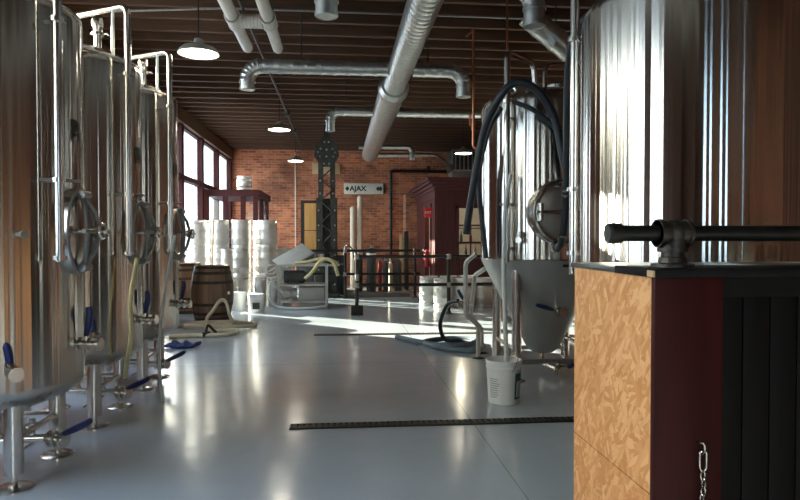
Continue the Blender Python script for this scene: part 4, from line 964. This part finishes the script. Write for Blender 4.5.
# exit sign and extinguisher on the booth
t = thing('exit_sign', 'small lit red exit sign above the booth doorway', 'sign', (2.10, 14.35, 1.98))
bm = BM(); box2(bm, (-0.15, -0.03, -0.10), (0.03, 0.03, 0.12), 0.006); obj('housing', bm, EXITRED, t)
bm = text_bm('EXIT', 0.08, 0.002); bmesh.ops.transform(bm, matrix=Matrix.Translation((-0.06, -0.033, 0.01)) @ Matrix.Rotation(PI/2, 4, 'X'), verts=bm.verts); obj('lettering', bm, WHITE, t)
t = thing('fire_extinguisher', 'red fire extinguisher hung on the side of the maroon booth', 'extinguisher', (2.03, 14.45, 0.72))
bm = BM(); lathe(bm, [(0, 0), (0.07, 0), (0.075, 0.015), (0.075, 0.33), (0.055, 0.38), (0.02, 0.41), (0, 0.41)], 24); obj('body', bm, RED, t)
bm = BM(); cyl(bm, (0, 0, 0.4), (0, 0, 0.45), 0.02, n=12); box2(bm, (-0.1, -0.012, 0.45), (0.03, 0.012, 0.465)); obj('lever', bm, BLACKPIPE, t)
bm = BM(); tube(bm, spline([(0.0, -0.02, 0.43), (-0.09, -0.03, 0.40), (-0.10, -0.03, 0.2), (-0.09, -0.02, 0.08)], 6), 0.010, 8); obj('hose', bm, BLACKPIPE, t)

# air handler over the booth
t = thing('air_handler', 'grey louvred air unit on the booth roof', 'air unit', (3.1, 15.7, 2.76))
bm = BM(); box2(bm, (-0.30, -0.2, 0.32), (0.34, 0.5, 0.86), 0.01); obj('casing', bm, COLUMN, t)
bm = BM(); box2(bm, (-0.30, -0.22, 0.32), (-0.26, -0.2, 0.86)); box2(bm, (0.30, -0.22, 0.32), (0.34, -0.2, 0.86)); box2(bm, (-0.3, -0.22, 0.82), (0.34, -0.2, 0.86)); box2(bm, (-0.3, -0.22, 0.32), (0.34, -0.2, 0.36))
for i in range(5): box2(bm, (-0.215+0.108*i, -0.215, 0.36), (-0.185+0.108*i, -0.2, 0.82))
obj('louvre', bm, GREYPAINT, t)
bm = BM(); A = [bm.verts.new(p) for p in ((-0.28, -0.18, 0.32), (0.32, -0.18, 0.32), (0.32, 0.45, 0.32), (-0.28, 0.45, 0.32))]; B = [bm.verts.new(p) for p in ((-0.24, -0.05, 0.0), (0.28, -0.05, 0.0), (0.28, 0.3, 0.0), (-0.24, 0.3, 0.0))]; rings(bm, [A, B]); obj('base_hood', bm, GALV, t)

# ------------------------------------------------------------------ ducts
def ribbed(pts, r, pitch=0.11, amp=0.007):
    """resample a polyline and raise spiral-duct ribs"""
    P = [Vector(p) for p in pts]; seg = [0]
    for i in range(1, len(P)): seg.append(seg[-1]+(P[i]-P[i-1]).length)
    Lt = seg[-1]; out, rad = [], []
    s = 0.0
    marks = []
    while s < Lt:
        marks += [(s, 0), (min(s+pitch*0.72, Lt), 0), (min(s+pitch*0.80, Lt), amp), (min(s+pitch*0.92, Lt), amp)]; s += pitch
    marks.append((Lt, 0))
    for q_, a in marks:
        i = 1
        while i < len(P)-1 and seg[i] < q_: i += 1
        L = seg[i]-seg[i-1]; u = (q_-seg[i-1])/L if L else 0
        p = P[i-1].lerp(P[i], u)
        if out and (p-out[-1]).length < 1e-5: continue
        out.append(p); rad.append(r+a)
    return out, rad
ZD = 3.40
t = thing('main_duct', 'large round spiral duct running along the ceiling to the brick wall', 'duct', (0.715, 10.0, ZD))
DX = 0.715
bm = BM(); P, Rr = ribbed([(0, -9.0, 0), (0, -1.75, 0)], 0.145, 0.10, 0.003); tube(bm, P, Rr, 32); obj('near_run', bm, GALV, t)
bm = BM(); P, Rr = ribbed([(0, -1.75, 0), (0, 4.9, 0)], 0.185, 0.20, 0.003); tube(bm, P, Rr, 32); obj('far_run', bm, GALV, t)
bm = BM(); cyl(bm, (0, -1.88, 0), (0, -1.72, 0), 0.175, 0.205, 32); cyl(bm, (0, -1.73, 0), (0, -1.66, 0), 0.208, n=32); obj('reducer_collar', bm, GALV, t)
bm = BM(); lathe(bm, [(0.188, -0.02), (0.188, 0.0), (0.15, 0.02), (0, 0.03)], 32, Matrix.Translation((0, 4.9, 0)) @ Matrix.Rotation(-PI/2, 4, 'X')); obj('end_cap', bm, GALV, t)
bm = BM(); cyl(bm, (-0.18, 4.35, 0.08), (-0.27, 4.35, 0.08), 0.04, n=16); cyl(bm, (-0.27, 4.35, 0.08), (-0.28, 4.35, 0.08), 0.055, n=16); obj('side_stub', bm, GALV, t)
bm = BM()
for y_ in (-6, -3.2, 0, 3): box2(bm, (-0.012, y_-0.015, 0.14), (0.012, y_+0.015, ZC-ZD+0.02))
obj('hanger', bm, COLUMN, t)
def branch(label, y_, x0, x1, r, zd, dz0, dz1, hang=()):
    t = thing('branch_duct', label, 'duct', (DX, y_, zd), group='cross ducts under the ceiling')
    for sgn, xe, dz in ((-1, x0, dz0), (1, x1, dz1)):
        if xe is None: continue
        xs = (0.150 if y_ < 8 else 0.192)*sgn; R_ = r*2.1; e = xe-DX
        bm = BM(); P, Rr = ribbed([(xs, 0, 0), (e-sgn*R_, 0, 0)], r, 0.16, 0.004); tube(bm, P, Rr, 24); obj('straight_run', bm, GALV, t)
        if dz is not None:
            arc = [(e-sgn*R_+sgn*R_*math.sin(a), 0, -R_+R_*math.cos(a)) for a in (PI/2*i/14 for i in range(15))]
            P, Rr = ribbed(arc, r+0.003, 0.045, 0.005); bm = BM(); tube(bm, P, Rr, 24); obj('elbow', bm, GALV, t)
            bm = BM(); cyl(bm, (e, 0, -R_), (e, 0, dz), r+0.003, n=24, cap=False); cyl(bm, (e, 0, -R_), (e, 0, -R_-0.02), r+0.012, n=24); cyl(bm, (e, 0, dz+0.006), (e, 0, dz+0.03), r+0.009, n=24); disc(bm, (e, 0, dz+0.02), (0, 0, 1), r, 0.004, 20)
            obj('outlet', bm, GALV, t)
    for x in hang:
        bm = BM(); cyl(bm, (x-DX, 0, r), (x-DX, 0, ZC-zd+0.02), 0.008, n=8); obj('hanger', bm, COLUMN, t)
    return t
branch('cross duct under the joists just above the bucket end drain, elbows down at both ends', 4.85, -0.10, 1.54, 0.082, ZD, -0.30, -0.32)
branch('wide cross duct whose elbows hang between the first two pendant lamps and copper pipe', 7.4, -1.07, 1.48, 0.082, ZD, -0.28, -0.31, (-0.45, 1.05))
branch('thin cross duct with its elbow above the iron column, passing behind the copper pipe', 9.95, -0.15, 3.2, 0.066, ZD, -0.31, None, (0.1,))
branch('short cross duct with elbow near the brick wall', 14.3, None, 1.66, 0.055, 3.49, None, -0.29)
t = thing('wall_duct', 'last cross duct at the main duct end bending into the air unit', 'duct', (DX, 14.75, 3.36))
bm = BM(); tube(bm, fillet([(0.1, 0, 0), (1.55, 0.1, 0.03), (2.0, 0.4, -0.20), (2.15, 0.9, -0.2)], 0.1), 0.055, 18); obj('duct_run', bm, GALV, t)
t = thing('slanted_duct', 'shiny duct slanting down above the conical tank with hoses', 'duct', (2.5, 6.9, 3.6))
bm = BM(); P, Rr = ribbed([(-0.40, 0.0, 0.32), (0.55, 0.05, -0.40)], 0.13, 0.24, 0.006); tube(bm, P, Rr, 28); obj('duct_run', bm, GALV, t)
bm = BM(); cyl(bm, (-0.05, 0.02, 0.08), (-0.05, 0.02, 0.72), 0.01, n=8); obj('hanger', bm, COLUMN, t)

# white twin vent pipes
t = thing('vent_pipes', 'pair of white plastic vent pipes joined by a cross piece under the ceiling', 'pipe', (-0.87, 6.3, 3.56))
for sx in (-1, 1):
    x = 0.17*sx
    bm = BM(); tube(bm, [(x, -3.2, 0), (x, 0.92, 0), (x, 0.97, 0), (x, 0.99, 0)], [0.060, 0.060, 0.05, 0.02], 22); p = obj('long_pipe', bm, PVC, t)
    bm = BM(); cyl(bm, (x, -0.10, 0), (x, -0.04, 0), 0.078, n=22); cyl(bm, (x, 0.10, 0), (x, 0.16, 0), 0.078, n=22); cyl(bm, (x, -0.1, 0), (x, 0.15, 0), 0.070, n=22); obj('coupling', bm, PVC, p)
bm = BM(); P, Rr = ribbed([(-0.11, 0.03, -0.01), (0.11, 0.03, -0.01)], 0.068, 0.035, 0.004); tube(bm, P, Rr, 22); obj('cross_piece', bm, PVC, t)
bm = BM()
for y_ in (-2.4, 0.4): cyl(bm, (-0.14, y_, 0.0), (-0.14, y_, 0.5), 0.007, n=8); cyl(bm, (0.17, y_, 0.0), (0.17, y_, 0.5), 0.007, n=8)
obj('hanger', bm, COLUMN, t)
# copper pipe
t = thing('copper_pipe', 'copper pipe hanging from the joists beside the hose draped tank, with small hook', 'pipe', (1.69, 7.81, 2.55))
bm = BM(); tube(bm, fillet([(-0.09, 0, 1.40), (0, 0, 1.50), (0, 0, 0.02), (0.03, 0, -0.01), (0.09, 0, -0.01)], 0.03), 0.017, 12); obj('pipe_run', bm, COPPER, t)
bm = BM(); tube(bm, fillet([(0.0, 0, 0.28), (-0.045, 0, 0.28), (-0.045, 0, 0.42)], 0.02), 0.011, 10); cyl(bm, (0, 0, 0.22), (0, 0, 0.33), 0.026, n=12); obj('side_tap', bm, COPPER, t)
bm = BM(); cyl(bm, (1.585, 5.82, 3.19), (1.585, 5.82, 4.1), 0.011, n=10); single('supply_rod', bm, COPPER, 'thin copper rod from the ceiling to the cleaning pipe of the hose draped tank', 'pipe')
bm = BM(); tube(bm, [(XL+0.6, 7.30, 3.93), (-1.3, 7.30, 4.02), (5.0, 7.30, 4.02)], 0.013, 10); single('ceiling_conduit', bm, FITTING, 'thin steel conduit crossing under the joists past the twin vent pipes', 'conduit')
t = thing('sprinkler_pipe', 'long thin pipe under the joists carrying the row of pendant lamps', 'pipe', (-1.075, 3.0, 3.96))
bm = BM(); cyl(bm, (0, -1, 0), (0, 15.5, 0), 0.018, n=10); obj('pipe_run', bm, IRON, t)
for y_ in (3.2, 6.5, 10.0, 12.0):
    bm = BM(); box2(bm, (-0.06, y_-0.06, -0.05), (0.06, y_+0.06, 0.05), 0.01); obj('junction_box', bm, COLUMN, t)

# ------------------------------------------------------------------ pendant lamps
def lamp(x, y_, z_, label, r=0.20, top=ZC+0.01):
    t = thing('pendant_lamp', label, 'lamp', (x, y_, z_), group='pendant lamps')
    bm = BM(); lathe(bm, [(r*1.0, 0.0), (r*1.01, 0.006), (r*0.95, 0.035), (r*0.75, 0.07), (r*0.42, 0.095), (r*0.24, 0.105), (r*0.20, 0.15), (r*0.10, 0.16)], 40, cap=False)
    lathe(bm, [(r*0.99, 0.0), (r*0.93, 0.03), (r*0.73, 0.062), (r*0.4, 0.088), (0.0, 0.09)], 40, cap=False); obj('shade', bm, SHADE, t)
    bm = BM(); lathe(bm, [(0, 0.004), (r*0.93, 0.006), (r*0.91, 0.012), (0, 0.03)], 40); obj('diffuser', bm, GLOW, t)
    bm = BM(); cyl(bm, (0, 0, 0.155), (0, 0, top-z_), 0.007, n=8); obj('stem', bm, BLACKPIPE, t)
    return t
lamp(-1.40, 6.4, 3.23, 'bright pendant lamp hanging above the slim tanks, largest in view')
lamp(-1.075, 11.3, 3.325, 'pendant lamp hanging halfway down the room before the iron column', top=3.941)
lamp(-1.13, 16.2, 3.37, 'small pendant lamp close to the brick wall')
lamp(2.80, 14.0, 3.32, 'pendant lamp in front of the air unit, cut off by the black hose')

# hanging hoses on the slim tanks
bm = BM(); tube(bm, spline([(-1.50, 4.78, 1.25), (-1.53, 4.72, 0.95), (-1.52, 4.70, 0.7), (-1.555, 4.72, 0.5), (-1.60, 4.80, 0.36)], 8), 0.016, 10)
single('hanging_hose', bm, YELHOSE, 'yellowed hose hanging down the front of the middle slim tank', 'hose')
bm = BM(); tube(bm, spline([(-1.50, 5.80, 1.36), (-1.47, 5.72, 1.40), (-1.50, 5.62, 1.1), (-1.56, 5.58, 0.6), (-1.53, 5.45, 0.25), (-1.47, 5.32, 0.025)], 8), 0.013, 10)
single('milky_tube', bm, CLEARHOSE, 'thin milky tube trailing from the far slim tank down to the floor', 'hose')

# ------------------------------------------------------------------ light
w = bpy.data.worlds.new('daylight'); scn.world = w; w.use_nodes = True
wt = w.node_tree; bg = wt.nodes['Background']; bg.inputs['Strength'].default_value = 5.0
tc = wt.nodes.new('ShaderNodeTexCoord'); sx = wt.nodes.new('ShaderNodeSeparateXYZ'); wt.links.new(tc.outputs['Generated'], sx.inputs[0])
mr = wt.nodes.new('ShaderNodeMapRange'); mr.inputs['From Min'].default_value = -0.2; mr.inputs['From Max'].default_value = 1.0; wt.links.new(sx.outputs['Z'], mr.inputs['Value'])
# street level haze below, warm bright band over the roofs, blue zenith
rp = ramp(wt, [(0.10, (0.10, 0.15, 0.22)), (0.165, (0.26, 0.38, 0.52)), (0.22, (0.42, 0.58, 0.74)), (0.31, (0.56, 0.70, 0.82)), (0.38, (1.0, 0.84, 0.58)), (0.5, (0.86, 0.84, 0.76)), (0.75, (0.45, 0.66, 1.0))])
wt.links.new(mr.outputs['Result'], rp.inputs['Fac']); wt.links.new(rp.outputs['Color'], bg.inputs['Color'])
s = bpy.data.lights.new('sun', 'SUN'); s.energy = 30.0; s.angle = math.radians(0.6); s.color = (1.0, 0.86, 0.66)
so = bpy.data.objects.new('sun', s); COL.objects.link(so)
d = Vector((1.0, -0.72, -0.43)); so.rotation_euler = d.to_track_quat('-Z', 'Y').to_euler()
so.location = (-20, 20, 14)
w = bpy.data.objects.new('window_12', None); COL.objects.link(w); w.location = (FX0, YF-0.1, FZ0); w['kind'] = 'structure'  # added unseen window, lights bucket and cone from the camera side
bm = BM(); Lf, Hf = FX1-FX0, FZ1-FZ0
box2(bm, (0, -0.05, 0), (0.07, 0.05, Hf)); box2(bm, (Lf-0.07, -0.05, 0), (Lf, 0.05, Hf)); box2(bm, (0, -0.05, 0), (Lf, 0.05, 0.07)); box2(bm, (0, -0.05, Hf-0.07), (Lf, 0.05, Hf)); box2(bm, (Lf/2-0.03, -0.04, 0), (Lf/2+0.03, 0.04, Hf)); struct('frame', bm, WINFRAME, w)
bm = BM(); box2(bm, (0.07, -0.004, 0.07), (Lf-0.07, 0.004, Hf-0.07)); struct('pane', bm, GLASS, w)
l = bpy.data.lights.new('daylight_portal', 'AREA'); l.shape = 'RECTANGLE'; l.size = Lf; l.size_y = Hf; l.cycles.is_portal = True
o = bpy.data.objects.new('daylight_portal', l); COL.objects.link(o); o.location = ((FX0+FX1)/2, YF-0.25, (FZ0+FZ1)/2); o.rotation_euler = (PI/2, 0, 0)
for i in OPEN:   # sampling portals exactly filling the window openings
    a, b = ys[i]+0.1, ys[i+1]-0.1
    l = bpy.data.lights.new('daylight_portal', 'AREA'); l.shape = 'RECTANGLE'; sl = SILL2 if b < 7.8 else SILL; l.size = WT-sl; l.size_y = b-a; l.cycles.is_portal = True
    o = bpy.data.objects.new('daylight_portal', l); COL.objects.link(o); o.location = (XL-0.2, (a+b)/2, (WT+sl)/2); o.rotation_euler = (0, -PI/2, 0)

# ------------------------------------------------------------------ camera
cam = bpy.data.cameras.new('camera'); cam.sensor_width = 36; cam.lens = 622*36/800; cam.clip_start = 0.02
co = bpy.data.objects.new('camera', cam); COL.objects.link(co); co.location = (0, 0, 1.4)
th, ph = math.atan(60/622), math.atan(12/622)
co.rotation_euler = (PI/2-ph, 0, -th)
scn.camera = co
scn.view_settings.view_transform = 'Standard'; scn.view_settings.look = 'None'; scn.view_settings.gamma = 1.0
scn.view_settings.exposure = 0.9
scn.view_settings.use_curve_mapping = False
